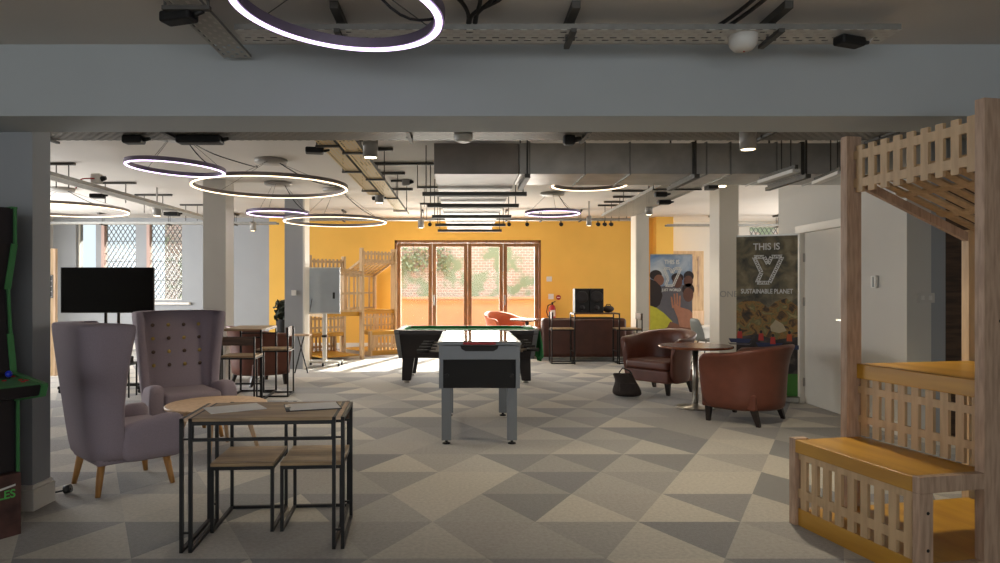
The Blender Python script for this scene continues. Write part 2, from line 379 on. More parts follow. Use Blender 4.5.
# folding doors
yf = YB+.02
struct('trim_5', MB().box(DX0, DX1, yf, yf+.12, DZ-.06, DZ).box(DX0, DX0+.05, yf, yf+.12, 0, DZ).box(DX1-.05, DX1, yf, yf+.12, 0, DZ), M['doorbrown'], bevel=.005)
lw = (DX1-DX0-.10)/4
for i in range(4):
    a = DX0+.05+i*lw; b = a+lw-.004; a += .004
    dr = struct('door_%d' % (i+1), MB().box(a, a+.085, yf+.03, yf+.09, .01, DZ-.065).box(b-.085, b, yf+.03, yf+.09, .01, DZ-.065).box(a+.085, b-.085, yf+.03, yf+.09, DZ-.15, DZ-.065).box(a+.085, b-.085, yf+.03, yf+.09, .01, .2), M['doorbrown'], bevel=.004)
    MB().box(a+.085, b-.085, yf+.055, yf+.065, .2, DZ-.15).build('pane', M['glass'], dr)
    if i in (1, 3): MB().box(a+.02, a+.045, yf-.01, yf+.03, .98, 1.22).build('door_handle', M['steel'], dr, bevel=.006)
    if i in (1, 3): MB().box(a-.012, a+.004, yf+.02, yf+.03, 1.75, 2.35).build('draught_strip', M['white'], dr)
# yard
struct('ground', MB().box(-14, 14, YB+.3, 26, -.1, -.02), M['paving'])
tag(MB().box(-7, 9, 18.2, 18.4, -.02, 1.08).box(-7, 9, 18.15, 18.45, 1.08, 1.14).build('yard_wall', M['terra']), 'low terracotta coloured yard wall seen through the folding doors', 'wall')
tag(MB().box(-9, 10, 20.6, 20.9, -.02, 3.3).build('brick_wall', M['brick']), 'tall pale brick wall with moss and creeper behind the terracotta wall', 'wall')
# creeper leaves on the brick wall
def foliage(n, box, size, seed=1):
    rnd = random.Random(seed); mb = MB()
    for _ in range(n):
        p = Vector([rnd.uniform(*box[i]) for i in range(3)]); a = Vector((rnd.uniform(-1,1), rnd.uniform(-1,1), rnd.uniform(-1,1))).normalized(); b = a.orthogonal().normalized()*size*rnd.uniform(.5,1.2); a = a*size
        v = [mb.bm.verts.new(q) for q in (p-a*.5, p+b*.35, p+a*.5, p-b*.35)]; mb._f(v)
    return mb
M['creeper'] = mat('pale_creeper_leaf', (146,156,124), .7, var=.3, scale=5)
mb = foliage(500, ((-3.2,-.3),(20.42,20.52),(1.9,2.7)), .13, 4)
tag(mb.build('creeper', M['creeper']), 'pale green creeper clinging to the brick wall outside the doors', 'creeper', kind='stuff')

# ------------------------------------------------------------------ lattice tower (right foreground, two more at the back)
def lattice_panel(mb, f, W, Hh, nv, rails, vw, th, stub=.03, stubs=None):
    """f(a,b,c): a along width, b up the panel, c thickness.  vertical slats with horizontal rails; slats stick out beyond the outer rails"""
    def slab(a0, a1, b0, b1, c0=0, c1=th):
        mb.hexa([f(a0,b0,c0), f(a1,b0,c0), f(a1,b0,c1), f(a0,b0,c1), f(a0,b1,c0), f(a1,b1,c0), f(a1,b1,c1), f(a0,b1,c1)])
    for r0, r1 in rails: slab(0, W, r0, r1)
    s0, s1 = stubs or (0, Hh)
    ed = sorted([s0] + [q for r in rails for q in r] + [s1])
    segs = []; prev = s0
    for r0, r1 in sorted(rails):
        if r0-prev > .002: segs.append((prev, r0))
        prev = r1
    if s1-prev > .002: segs.append((prev, s1))
    for k in range(nv):
        c = (k+.5)*W/nv
        for b0, b1 in segs: slab(c-vw/2, c+vw/2, b0, b1)
def tower(loc, rz, label, post_h=2.24, L=.87, vback=1.3, zback=1.67, group=None):
    t = thing('lattice_seating_tower', label, 'play structure', loc, rz, group)
    BD = M['beech'] if group else M['beech_dk']
    V1 = .42
    MB().box(.0, .05, 0, .09, 0, .495).build('leg', BD, t, bevel=.003)
    MB().box(.0, .05, V1-.075, V1+.025, 0, post_h).build('post', BD, t, bevel=.003)
    MB().box(L-.05, L, V1-.06, V1+.12, 0, post_h).build('post', BD, t, bevel=.003)
    for u in (0.0, L-.05): MB().box(u, u+.05, vback-.09, vback, 0, zback+.04).build('post', M['beech'], t, bevel=.003)
    # end frames of bench
    mb = MB().box(L-.04, L, 0, .075, 0, .42).box(L-.04, L, .075, V1-.06, .0, .085).box(L-.04, L, 0, V1-.06, .42, .495)
    mb.build('end_frame', BD, t, bevel=.003)
    MB().box(0, .04, .09, V1-.06, 0, .08).build('end_rail', BD, t, bevel=.003)
    MB().box(.05, L-.04, 0, V1+.02, .418, .49).build('seat_board', M['ochre'], t, bevel=.004)
    MB().box(.05, L-.04, .03, vback-.1, .06, .085).box(.05, L-.04, .02, .05, .0, .10).build('base_board', M['ochre'], t, bevel=.003)
    mb = MB(); lattice_panel(mb, lambda a,b,c: (.05+a, .02+c, .10+b), L-.09, .318, 9, [(.06,.11), (.278,.318)], .045, .018, stubs=(0, .31)); mb.build('bench_lattice', M['beech'], t)
    mb = MB(); lattice_panel(mb, lambda a,b,c: (.05+a, V1+c, .50+b), L-.10, .33, 9, [(.075,.115), (.245,.285)], .045, .018, stubs=(0, .33)); mb.build('riser_lattice', M['beech'], t)
    MB().box(.05, L-.05, V1-.01, vback-.1, .83, .915).build('upper_seat_board', M['ochre'], t, bevel=.004)
    MB().box(.0, .05, V1+.025, vback-.09, .83, .90).build('side_rail', M['beech'], t)
    MB().box(L-.05, L, V1+.12, vback-.09, .83, .90).build('side_rail', M['beech'], t)
    zt = post_h-.06; zb = zt-.27
    mb = MB(); lattice_panel(mb, lambda a,b,c: (.05+a, V1-.03+c, zb+b), L-.10, .27, 9, [(.03,.078), (.192,.24)], .044, .018); mb.build('top_lattice', M['beech'], t)
    # canopy sloping down to the rear
    p0 = Vector((0, V1+.02, zb+.09)); p1 = Vector((0, vback, zback)); d = (p1-p0); Ls = d.length; d.normalize(); nrm = Vector((1,0,0)).cross(d)
    mb = MB(); r = [(.0,.05)]; k = 0
    nn = 3
    for i in range(1, nn+1): c = Ls*i/nn; r.append((c-.05, c))
    lattice_panel(mb, lambda a,b,c: tuple(p0+Vector((.05+a,0,0))+d*b+nrm*c), L-.10, Ls, 8, r, .060, .012); mb.build('canopy_lattice', M['beech'], t)
    for u in (.03, L-.03): MB().bar(p0+Vector((u,.02,-.03)), p1+Vector((u,-.02,-.03)), .028, .05).build('canopy_rafter', BD, t)
    mb = MB(); lattice_panel(mb, lambda a,b,c: (.05+a, vback-.03+c, .915+b), L-.10, zback-.93, 4, [(.0,.04), (.33,.37), (zback-.97, zback-.93)], .04, .018); mb.build('rear_lattice', M['beech'], t)
    if not group:
        for (u0, v0, z0) in ((L, .045, .33), (L, .045, .16), (L, V1+.04, 2.12), (L, V1+.05, 1.95), (L, V1+.03, 1.2)):
            MB().cyl((u0-.004, v0, z0), (u0+.0015, v0, z0), .008, n=12).build('bolt_hole', M['black'], t)
    return t
tower((1.89, 3.93, 0), math.atan2(-.977, .21), 'tall beech lattice seating tower with ochre step seats in the right foreground')
tower((-1.85, 13.70, 0), math.radians(38), 'small beech lattice tower left of the folding doors, its low bench nearest the pool table', post_h=2.2, group='back')
tower((-2.62, 13.95, 0), math.radians(-138), 'beech lattice hut with sloping slatted roof behind the grey mobile board', post_h=2.0, vback=1.1, zback=1.66, group='back')
for o in C.objects:
    if o.get('group') == 'back': del o['group']

# ------------------------------------------------------------------ wing chairs
def upath(w, yb, yf, r, n=6):
    """open U from front-left (-w,yf) round the back to front-right, rounded corners"""
    pts = [(-w, yf), (-w, (yf+yb-r)/2)]
    for k in range(n+1):
        a = PI - (PI/2)*k/n; pts.append((-w+r+r*math.cos(a), yb-r+r*math.sin(a)))
    pts.append((0, yb))
    for k in range(n+1):
        a = PI/2-(PI/2)*k/n; pts.append((w-r+r*math.cos(a), yb-r+r*math.sin(a)))
    pts += [(w, (yf+yb-r)/2), (w, yf)]
    return pts
def wing_chair(loc, rz, label, buttons):
    t = thing('wing_chair', label, 'armchair', loc, rz)
    rings = []
    for z, w, yb, yf, th in ((.20,.325,.27,.00,.06), (.30,.335,.285,.06,.075), (.48,.35,.31,.09,.075), (.70,.365,.335,.08,.075), (.92,.385,.36,.05,.075), (1.08,.40,.375,.015,.075), (1.135,.403,.38,.01,.06), (1.15,.393,.37,.02,.035)):
        o = upath(w, yb, yf, .15); i = upath(w-th, yb-th, yf+.012, .09)
        if z > 1.14:
            o = upath(w-.012, yb-.012, yf+.02, .09); i = upath(w-th, yb-th, yf+.04, .07)
        rings.append([(x, y, z) for x, y in o] + [(x, y, z) for x, y in i[::-1]])
    MB().loft(rings).build('backrest', M['lilac'], t, sub=1)
    for s in (-1, 1):
        rr = []
        for y, zt, wi in ((.13,.46,.10), (.0,.485,.115), (-.14,.51,.125), (-.24,.52,.13), (-.295,.51,.125), (-.315,.47,.10)):
            x1 = s*(.345+(.13-y)*.07); x0 = x1-s*wi
            zb_ = .20 if y > -.31 else .24
            n = 10; ring = []
            ring += [(x1, y, zb_), (x1+s*.008, y, (zb_+zt)/2)]
            for k in range(5):
                a = PI*k/4; ring.append(((x1+x0)/2+s*math.cos(a)*wi/2, y, zt-.035+math.sin(a)*.035))
            ring += [(x0, y, (zb_+zt)/2), (x0, y, zb_)]
            rr.append(ring)
        MB().loft(rr).build('armrest', M['lilac'], t, sub=1)
    MB().box(-.26, .26, -.285, .24, .20, .31).build('seat_base', M['lilac'], t, bevel=.02, seg=3)
    MB().box(-.245, .245, -.30, .22, .31, .43).build('seat_cushion', M['lilac'], t, bevel=.035, seg=4)
    for sx in (-1, 1):
        for sy, yy in ((-1, -.24), (1, .20)):
            MB().cyl((sx*.21, yy, .21), (sx*.25, yy+sy*.035, 0), .028, .017, n=14).build('leg', M['leg_oak'], t)
    if buttons:
        for r in range(4):
            for c in range(4):
                z = 1.01-r*.125; y = {0:.282, 1:.267, 2:.253, 3:.238}[r]; x = -.21+c*.14
                MB().sphere((x, y+.003, z), .017, sy=.6, n=10).build('button', M['brass'] if (r*3+c) % 2 else M['brownbtn'], t)
    return t
wing_chair((-2.37, 4.72, 0), math.radians(136), 'lilac-grey wing chair turned away from view, nearest the left pier', False).scale = (.95, .95, .98)
wing_chair((-2.56, 6.28, 0), math.radians(38), 'lilac-grey wing chair with buttoned back facing us beyond the coffee table', True)

# round coffee table
t = thing('coffee_table', 'low round pale oak coffee table between the two wing chairs', 'table', (-2.04, 5.66, 0))
MB().lathe([(.385,.372),(.405,.378),(.405,.395),(.40,.40)], n=48).build('tabletop', M['paleoak'], t)
for a in (-80, 5, 95, 190):
    a = math.radians(a); MB().cyl((.22*math.cos(a), .22*math.sin(a), .375), (.34*math.cos(a), .34*math.sin(a), 0), .024, .014, n=12).build('leg', M['paleoak'], t)

# ------------------------------------------------------------------ metal-framed tables and chairs
def loop(mb, pts, r):          # closed loop of square bars
    for a, b in zip(pts, pts[1:]+pts[:1]):
        a, b = Vector(a), Vector(b); e = (b-a).normalized()*r/2; mb.bar(a-e, b+e, r)
def sled_chair(name, label, loc, rz, w, dp, sh, bh, bar=.018, cat='chair', foot=True, group=None):
    """front is -Y"""
    t = thing(name, label, cat, loc, rz, group); x = w/2-bar/2; y0 = -dp/2+bar/2; y1 = dp/2-bar/2
    for s in (-1, 1):
        mb = MB(); mb.bar((s*x, y0, bar/2), (s*x, y1, bar/2), bar); mb.bar((s*x, y0, 0), (s*x, y0, sh-.02), bar)
        mb.bar((s*x, y1, 0), (s*x, y1, bh), bar); mb.bar((s*x, y0, sh-.03), (s*x, y1, sh-.03), bar); mb.build('side_frame', M['black'], t)
    mb = MB().bar((-x, y1, bar/2), (x, y1, bar/2), bar).bar((-x, y1, sh-.03), (x, y1, sh-.03), bar).bar((-x, y0, sh-.03), (x, y0, sh-.03), bar)
    if foot: mb.bar((-x, y0, .22), (x, y0, .22), bar)
    mb.build('cross_bars', M['black'], t)
    MB().box(-w/2, w/2, -dp/2, dp/2-.02, sh-.02, sh).build('seat', M['tabletop'], t, bevel=.003)
    MB().box(-w/2+.0, w/2-.0, dp/2-.035, dp/2-.018, bh-min(.14,(bh-sh)*.45), bh).build('backrest', M['darkwood'], t, bevel=.003)
    return t
# near nesting set
t = thing('nesting_table', 'black metal framed oak-topped table in the left foreground with papers on it', 'table', (-1.045, 3.745, 0), math.radians(4))
W, D, Z, r = .835, .47, .685, .018
for s in (-1, 1):
    for k, off in enumerate((0, .045)):
        mb = MB(); x = s*(W/2-r/2-off); loop(mb, [(x,-D/2,r/2),(x,D/2,r/2),(x,D/2,Z-r/2),(x,-D/2,Z-r/2)], r)
        mb.build('side_frame', M['black'], t)
    mb = MB()
    for y in (-D/2, D/2):
        for z in (.10, .58): mb.bar((s*(W/2-r/2-.045), y, z), (s*(W/2-r/2), y, z), .01)
    mb.build('spacer', M['black'], t)
for y in (-D/2+.005, D/2-.005):
    mb = MB().bar((-W/2+.06, y, .575), (W/2-.06, y, .575), .016).bar((-W/2+.06, y, .575), (-W/2+.06, y, .66), .016).bar((W/2-.06, y, .575), (W/2-.06, y, .66), .016).bar((-W/2+.06, y, Z-.025), (W/2-.06, y, Z-.025), .02)
    mb.build('apron_bars', M['black'], t)
MB().box(-W/2+.06, W/2-.06, -D/2-.005, D/2+.005, Z-.016, Z+.002).build('tabletop', M['tabletop'], t, bevel=.002)
MB().box(-W/2+.020, -W/2+.043, -D/2, D/2, Z-.014, Z).build('edge_strip', M['paleoak'], t)
MB().box(W/2-.043, W/2-.020, -D/2, D/2, Z-.014, Z).build('edge_strip', M['paleoak'], t)
sled_chair('nesting_chair', 'low oak-seated black framed chair tucked under the left of the near table', (-1.235, 3.985, 0), math.radians(4), .345, .43, .385, .655, foot=False)
sled_chair('nesting_chair', 'low oak-seated black framed chair tucked under the right of the near table', (-.855, 4.01, 0), math.radians(4), .345, .43, .385, .655, foot=False)
tag(MB().box(-.105,.105,-.148,.148,.0,.003).build('paper_sheet', M['paper']), 'plain white sheet of paper on the left of the near table', 'paper')
o = C.objects[-1]; o.location = (-1.26, 3.77, .6875); o.rotation_euler = (0,0,math.radians(-58))
t = thing('clipboard', 'dark clipboard holding a white sheet on the right of the near table', 'clipboard', (-.84, 3.82, .6875), math.radians(-72))
MB().box(-.11,.11,-.15,.15,0,.004).build('board', M['blackp'], t); MB().box(-.103,.103,-.128,.142,.004,.006).build('sheet', M['paper'], t); MB().box(-.045,.045,-.148,-.122,.004,.014).build('clip', M['steel'], t, bevel=.003)

def bar_table(label, loc, rz, w, dp, h, top):
    t = thing('bar_table', label, 'table', loc, rz); r = .022
    for s in (-1, 1):
        mb = MB(); x = s*(w/2-r/2); loop(mb, [(x,-dp/2+r/2,r/2),(x,dp/2-r/2,r/2),(x,dp/2-r/2,h-r),(x,-dp/2+r/2,h-r)], r); mb.build('side_frame', M['black'], t)
    MB().bar((-w/2, -dp/2+r/2, h-.10), (w/2, -dp/2+r/2, h-.10), r*.8).bar((-w/2, dp/2-r/2, h-.10), (w/2, dp/2-r/2, h-.10), r*.8).bar((-w/2, dp/2-r/2, r/2), (w/2, dp/2-r/2, r/2), r).build('cross_bars', M['black'], t)
    MB().box(-w/2, w/2, -dp/2, dp/2, h-.022, h).build('tabletop', top, t, bevel=.003)
    return t
bar_table('tall oak-topped black framed table beside the far brown tub chair on the left', (-2.66, 8.55, 0), math.radians(3), .48, .84, .87, M['tabletop'])
sled_chair('bar_chair', 'high black framed chair with dark board back at near end of tall left table', (-2.57, 7.93, 0), math.radians(183), .40, .38, .585, .80)
sled_chair('bar_chair', 'high black framed chair pushed under right side of the tall left table', (-2.38, 8.68, 0), math.radians(-87), .38, .40, .60, .87)
bar_table('tall black framed table carrying the pair of loudspeakers', (1.93+.49, 12.42, 0), 0, .82, .50, .92, M['darkwood'])
sled_chair('bar_chair', 'high chair at the left end of the loudspeaker table, thin black frame', (2.03-.21, 12.42, 0), math.radians(90), .38, .42, .64, .93)
sled_chair('bar_chair', 'high chair at the right end of the loudspeaker table, pale board backrest', (3.02, 12.42, 0), math.radians(-90), .38, .46, .64, .91)
# loudspeakers
def speaker(x, label):
    t = thing('loudspeaker', label, 'loudspeaker', (x, 12.45, .92))
    MB().box(-.128,.128,-.13,.13,0,.44).build('cabinet', M['blackp'], t, bevel=.012)
    MB().lathe([(.10,0),(.11,.012),(.105,.018),(.03,.004),(.005,.006)], n=28).build('woofer', M['darkcab'], t).matrix_local = Matrix.Translation((0,-.13,.285)) @ Matrix.Rotation(PI/2,4,'X')
    MB().lathe([(.045,0),(.05,.01),(.01,.004)], n=24).build('horn', M['darkcab'], t).matrix_local = Matrix.Translation((0,-.13,.09)) @ Matrix.Rotation(PI/2,4,'X')
    MB().box(-.012,.012,-.134,-.129,.04,.055).build('badge', M['white'], t)
speaker(2.175, 'black two-way loudspeaker, left of the pair standing on the tall table')
speaker(2.440, 'black two-way loudspeaker, right of the pair standing on the tall table')
t = thing('cable_box', 'small black equipment bag beside the right loudspeaker', 'bag', (2.68, 12.45, .92))
MB().sphere((0,0,.065), .1, sx=1.05, sy=.8, sz=.65).build('body', M['bag'], t); MB().tube([(-.05,0,.11),(-.03,0,.15),(.03,0,.15),(.05,0,.11)], .008).build('handle', M['black'], t)

# ------------------------------------------------------------------ tub chairs
def tub_chair(label, loc, rz, m, w=.37, Hb=.80, Ha=.68, lab2=None):
    t = thing('tub_chair', label, 'armchair', loc, rz)
    path = [(-w, -.30, 0), (-w, -.15, .0), (-w, .0, .1)]
    for k in range(1, 12):
        a = PI-PI*k/12; path.append((w*math.cos(a), w*.95*math.sin(a), .1+.9*math.sin(a)))
    path += [(w, 0, .1), (w, -.15, 0), (w, -.30, 0)]
    rings = []
    for i, (x, y, k) in enumerate(path):
        q = path[min(i+1, len(path)-1)]; p = path[max(i-1, 0)]; tx, ty = q[0]-p[0], q[1]-p[1]; l = math.hypot(tx, ty); nx, ny = -ty/l, tx/l
        Ht = Ha+(Hb-Ha)*k
        prof = [(-.01,.14), (.0,.30), (.005,.48), (.03,Ht-.12), (.078,Ht-.03), (.075,Ht-.004), (.035,Ht+.002), (-.015,Ht-.02), (-.045,Ht-.09), (-.065,.48), (-.07,.30), (-.07,.14)]
        rings.append([(x+nx*o, y+ny*o, z) for o, z in prof])
    MB().loft(rings).build('shell', m, t, sub=1)
    MB().box(-w+.065, w-.065, -.30, .25, .15, .31).build('seat_base', m, t, bevel=.02, seg=3)
    MB().box(-w+.07, w-.07, -.325, .22, .31, .43).build('seat_cushion', m, t, bevel=.04, seg=4)
    for sx in (-1, 1):
        for yy, dd in ((-.24, -.0), (.22, .05)):
            a = Vector((sx*(w-.11), yy, .155)); b = Vector((sx*(w-.10), yy+dd, 0))
            MB().hexa([b+Vector(q) for q in ((-.018,-.018,0),(.018,-.018,0),(.018,.018,0),(-.018,.018,0))]+[a+Vector(q) for q in ((-.03,-.03,0),(.03,-.03,0),(.03,.03,0),(-.03,.03,0))]).build('leg', M['darkleg'], t)
    return t
tub_chair('brown leather tub chair seen from behind, right of the round pedestal table', (2.93, 7.05, 0), math.radians(-135), M['leather'], w=.42, Hb=.80, Ha=.71)
tub_chair('brown leather tub chair with open seat towards us, left of the round pedestal table', (2.62, 8.98, 0), math.radians(-52), M['leather'], w=.39, Hb=.82, Ha=.72)
tub_chair('brown leather tub chair behind the tall table on the left', (-2.90, 9.75, 0), math.radians(130), M['leather'], w=.42, Hb=.84, Ha=.74)
t = tub_chair('orange tub chair just inside the folding doors', (.88, 14.35, 0), math.radians(35), M['orange'], w=.36, Hb=.88, Ha=.74)

def round_table(label, loc, r, h, top):
    t = thing('pedestal_table', label, 'table', loc)
    MB().lathe([(r-.02,h-.03),(r,h-.022),(r,h-.006),(r-.008,h)], n=48).build('tabletop', top, t)
    MB().cyl((0,0,.015), (0,0,h-.03), .034, n=24).build('pole', M['steel'], t)
    MB().lathe([(.215,0),(.22,.008),(.20,.016),(.05,.026),(.036,.05)], n=48).build('base', M['steel'], t)
    MB().lathe([(.12,h-.045),(.12,h-.03)], n=24).build('top_plate', M['black'], t)
M['cherry'] = wood('cherry_top', (140,84,56), (112,64,42), .2, axis='X')
round_table('round cherry-wood table on a steel pedestal between the two tub chairs on the right', (2.66, 7.75, 0), .41, .71, M['cherry'])
round_table('round table on a pedestal close to the folding doors', (1.28, 13.35, 0), .33, .76, M['cherry'])

# sofa seen from behind
t = thing('sofa', 'dark brown leather sofa seen from behind at the yellow wall', 'sofa', (2.31, 13.25, 0))
MB().box(-.80,.80,-.42,-.20,.06,.80).build('backrest', M['leather_dk'], t, bevel=.06, seg=4)
for s in (-1, 1):
    MB().box(s*.74, s*.97, -.36, .42, .06, .60).build('armrest', M['leather_dk'], t, bevel=.09, seg=5)
MB().box(-.75,.75,-.25,.40,.06,.30).build('seat_base', M['leather_dk'], t, bevel=.02)
for s in (-1, 1): MB().box(s*.37-.365, s*.37+.365, -.22, .42, .30, .46).build('seat_cushion', M['leather_dk'], t, bevel=.05, seg=4)
for sx in (-.85,.85):
    for sy in (-.32,.34): MB().cyl((sx,sy,0),(sx,sy,.07),.025).build('leg', M['darkleg'], t)

# ------------------------------------------------------------------ football table
t = thing('football_table', 'silver and black table football game with red stripe in the centre of the room', 'game table', (.150, 5.85, 0), 0)
W2, L2 = .348, 1.5
MB().box(-W2, W2, 0, L2, .74, .865).build('side_rail', M['silver'], t, bevel=.006)
MB().box(-W2+.012, W2-.012, .012, L2-.012, .495, .74).build('cabinet', M['deepblack'], t, bevel=.004)
mb = MB()
for sx in (-1, 1):
    for y in (0, L2): mb.box(sx*W2, sx*(W2-.035), y-.004 if y == 0 else y-.02, y+.02 if y == 0 else y+.004, .495, .865)
mb.build('corner_trim', M['silver'], t)
MB().box(-W2-.012, W2+.012, -.018, L2+.018, .865, .895).build('top_frame', M['silver'], t, bevel=.008)
MB().box(-W2+.03, W2-.03, .03, L2-.03, .893, .900).build('glass_top', M['playfield'], t)
MB().box(-.14, .14, -.026, -.014, .872, .892).build('red_stripe', M['red'], t, bevel=.004)
MB().prism([(-.165,.865),(.165,.865),(.155,.835),(.12,.815),(-.12,.815),(-.155,.835)], lambda a,b: (a,-.004,b), (0,.01,0)).build('goal_slot', M['blackp'], t)
MB().cyl((-.28,-.004,.60),(-.28,.015,.60),.02).cyl((.28,-.004,.60),(.28,.015,.60),.02).build('score_rollers', M['black'], t)
for sx in (-1, 1):
    for y in (.05, L2-.13):
        l = MB().box(sx*(W2-.02), sx*(W2-.105), y, y+.085, .035, .52).build('leg', M['silver'], t, bevel=.004)
        MB().cyl((sx*(W2-.062), y+.042, .0), (sx*(W2-.062), y+.042, .035), .012).lathe([(.036,0),(.036,.008),(.02,.016)], (sx*(W2-.062), y+.042, 0), n=20).build('foot', M['black'], l)
for k in range(8):
    y = .16+k*.165; s = 1 if k % 2 else -1
    rd = MB().cyl((-W2-.10 if s < 0 else -W2-.04, y, .80), (W2+.10 if s > 0 else W2+.04, y, .80), .008, n=10).build('rod', M['steel'], t)
    MB().cyl((s*(W2+.09), y, .80), (s*(W2+.20), y, .80), .015, .017, n=12).build('grip', M['black'], rd)

# ------------------------------------------------------------------ pool table
t = thing('pool_table', 'black pool table with green cloth bed behind the football table', 'game table', (.07, 10.25, 0), math.radians(-1))
LX, LY = 1.02, .62
def frus(x0, y0, z0, x1, y1, z1): return [(-x0,-y0,z0),(x0,-y0,z0),(x0,y0,z0),(-x0,y0,z0),(-x1,-y1,z1),(x1,-y1,z1),(x1,y1,z1),(-x1,y1,z1)]
MB().hexa(frus(.93,.53,.36,1.0,.60,.70)).build('cabinet', M['darkcab'], t, bevel=.01)
MB().box(-LX,LX,-LY,-LY+.10,.70,.765).box(-LX,LX,LY-.10,LY,.70,.765).box(-LX,-LX+.10,-LY+.10,LY-.10,.70,.765).box(LX-.10,LX,-LY+.10,LY-.10,.70,.765).build('rail', M['darkcab'], t, bevel=.012)
MB().box(-LX+.10,LX-.10,-LY+.10,LY-.10,.70,.735).build('playing_bed', M['felt'], t)
MB().box(-LX+.16,LX-.16,-LY+.095,-LY+.14,.735,.768).box(-LX+.16,LX-.16,LY-.14,LY-.095,.735,.768).box(-LX+.095,-LX+.14,-LY+.16,LY-.16,.735,.768).box(LX-.14,LX-.095,-LY+.16,LY-.16,.735,.768).build('cushion', M['felt'], t, bevel=.01)
for sx in (-1,0,1):
    for sy in (-1,1): MB().cyl((sx*(LX-.10), sy*(LY-.09), .70), (sx*(LX-.10), sy*(LY-.09), .7665), .052, n=20).build('pocket', M['black'], t)
for sx in (-1,1):
    for sy in (-1,1):
        MB().hexa([(sx*LX+sx*(.004), sy*LY-sy*a, z) if 0 else (sx*(LX+.006-b*.07), sy*(LY+.006-b*.07), z) for a, b, z in ()] or
                  [(sx*(.965-.0), sy*(.565), .36), (sx*(.915), sy*.565, .36), (sx*.915, sy*.515, .36), (sx*.965, sy*.515, .36), (sx*(LX+.008), sy*(LY+.008), .77), (sx*(LX-.06), sy*(LY+.008), .77), (sx*(LX-.06), sy*(LY-.06), .77), (sx*(LX+.008), sy*(LY-.06), .77)]).build('corner_trim', M['silver'], t)
        l = MB().hexa([(sx*.80,sy*.36,.03),(sx*.93,sy*.36,.03),(sx*.93,sy*.46,.03),(sx*.80,sy*.46,.03),(sx*.74,sy*.38,.40),(sx*.92,sy*.38,.40),(sx*.92,sy*.50,.40),(sx*.74,sy*.50,.40)]).build('leg', M['darkcab'], t, bevel=.008)
        MB().lathe([(.05,0),(.05,.012),(.03,.03),(.02,.05)], (sx*.865, sy*.41, 0), n=20).build('foot', M['steel'], l)
# green cloth draped over its right end
mb = MB(); rr = []
for i in range(13):
    y = 9.82+i*.045; wv = .012*math.sin(i*1.7)
    zb_ = .33+.05*math.sin(i*.9)
    rr.append([(.93,y,.775),(1.06,y,.780),(1.125+wv,y,.74),(1.145+wv*2,y,.56),(1.15+wv*3,y,zb_),(1.138+wv*3,y,zb_),(1.133+wv*2,y,.56),(1.115+wv,y,.735),(1.055,y,.772),(.93,y,.770)])
mb.loft(rr); tag(mb.build('table_cover', M['felt']), 'folded green cloth hanging over the right end of the pool table', 'cloth')

# ------------------------------------------------------------------ television on stand
t = thing('television', 'large black flat television on a floor stand behind the wing chairs', 'television', (-4.74, 9.1, 0), math.radians(2))
MB().box(-.61,.61,-.02,.025,1.03,1.64).build('bezel', M['blackp'], t, bevel=.006)
MB().box(-.60,.60,-.0235,-.019,1.042,1.63).build('screen', M['blackscreen'], t)
MB().box(-.28,.28,.025,.06,1.15,1.5).build('mounting_plate', M['black'], t)
for x in (-.05,.12): MB().box(x-.014,x+.014,.035,.065,.06,1.25).build('pole', M['black'], t)
MB().box(-.5,.56,-.03,.03,.05,.09).box(-.5,-.45,-.3,.3,.05,.09).box(.51,.56,-.3,.3,.05,.09).build('base', M['black'], t, bevel=.008)
for x in (-.475,.535):
    for y in (-.27,.27): MB().cyl((x-.012,y,.027),(x+.012,y,.027),.027).build('castor', M['blackp'], t)
t = thing('media_player', 'small black box with cables on a stand, seen between the wing chairs', 'electronics', (-4.28, 8.55, 0))
MB().box(-.16,.16,-.12,.12,.40,.43).build('shelf', M['black'], t)
for x in (-.14,.14):
    for y in (-.1,.1): MB().bar((x,y,0),(x,y,.40),.016).build('leg', M['black'], t)
MB().box(-.1,.11,-.09,.09,.43,.50).build('box', M['blackp'], t, bevel=.004)
MB().tube([(-.1,0,.46),(-.16,-.03,.36),(-.05,-.1,.28),(.09,-.05,.34),(.12,0,.46)], .008).build('cable', M['cable'], t)
# pale wooden frame with black grid, far left
t = thing('grid_frame', 'tall pale wooden frame with a small black grid panel beyond the left pier', 'game frame', (-6.45, 10.6, 0))
MB().box(-.12,.10,-.02,.02,0,1.98).build('side_board', M['beech'], t, bevel=.004)
MB().box(.10,.13,-.03,.03,0,1.98).build('post', M['paleoak'], t, bevel=.003)
mb = MB()
for i in range(5): mb.box(-.03, .085, -.03, -.02, 1.22+i*.083, 1.232+i*.083)
for i in range(4): mb.box(-.03+i*.035, -.022+i*.035, -.03, -.02, 1.22, 1.564)
MB().box(-.035,.09,-.026,-.02,1.21,1.57).build('grid_backing', M['blackp'], t); mb.build('grid', M['grey_lamp'], t)

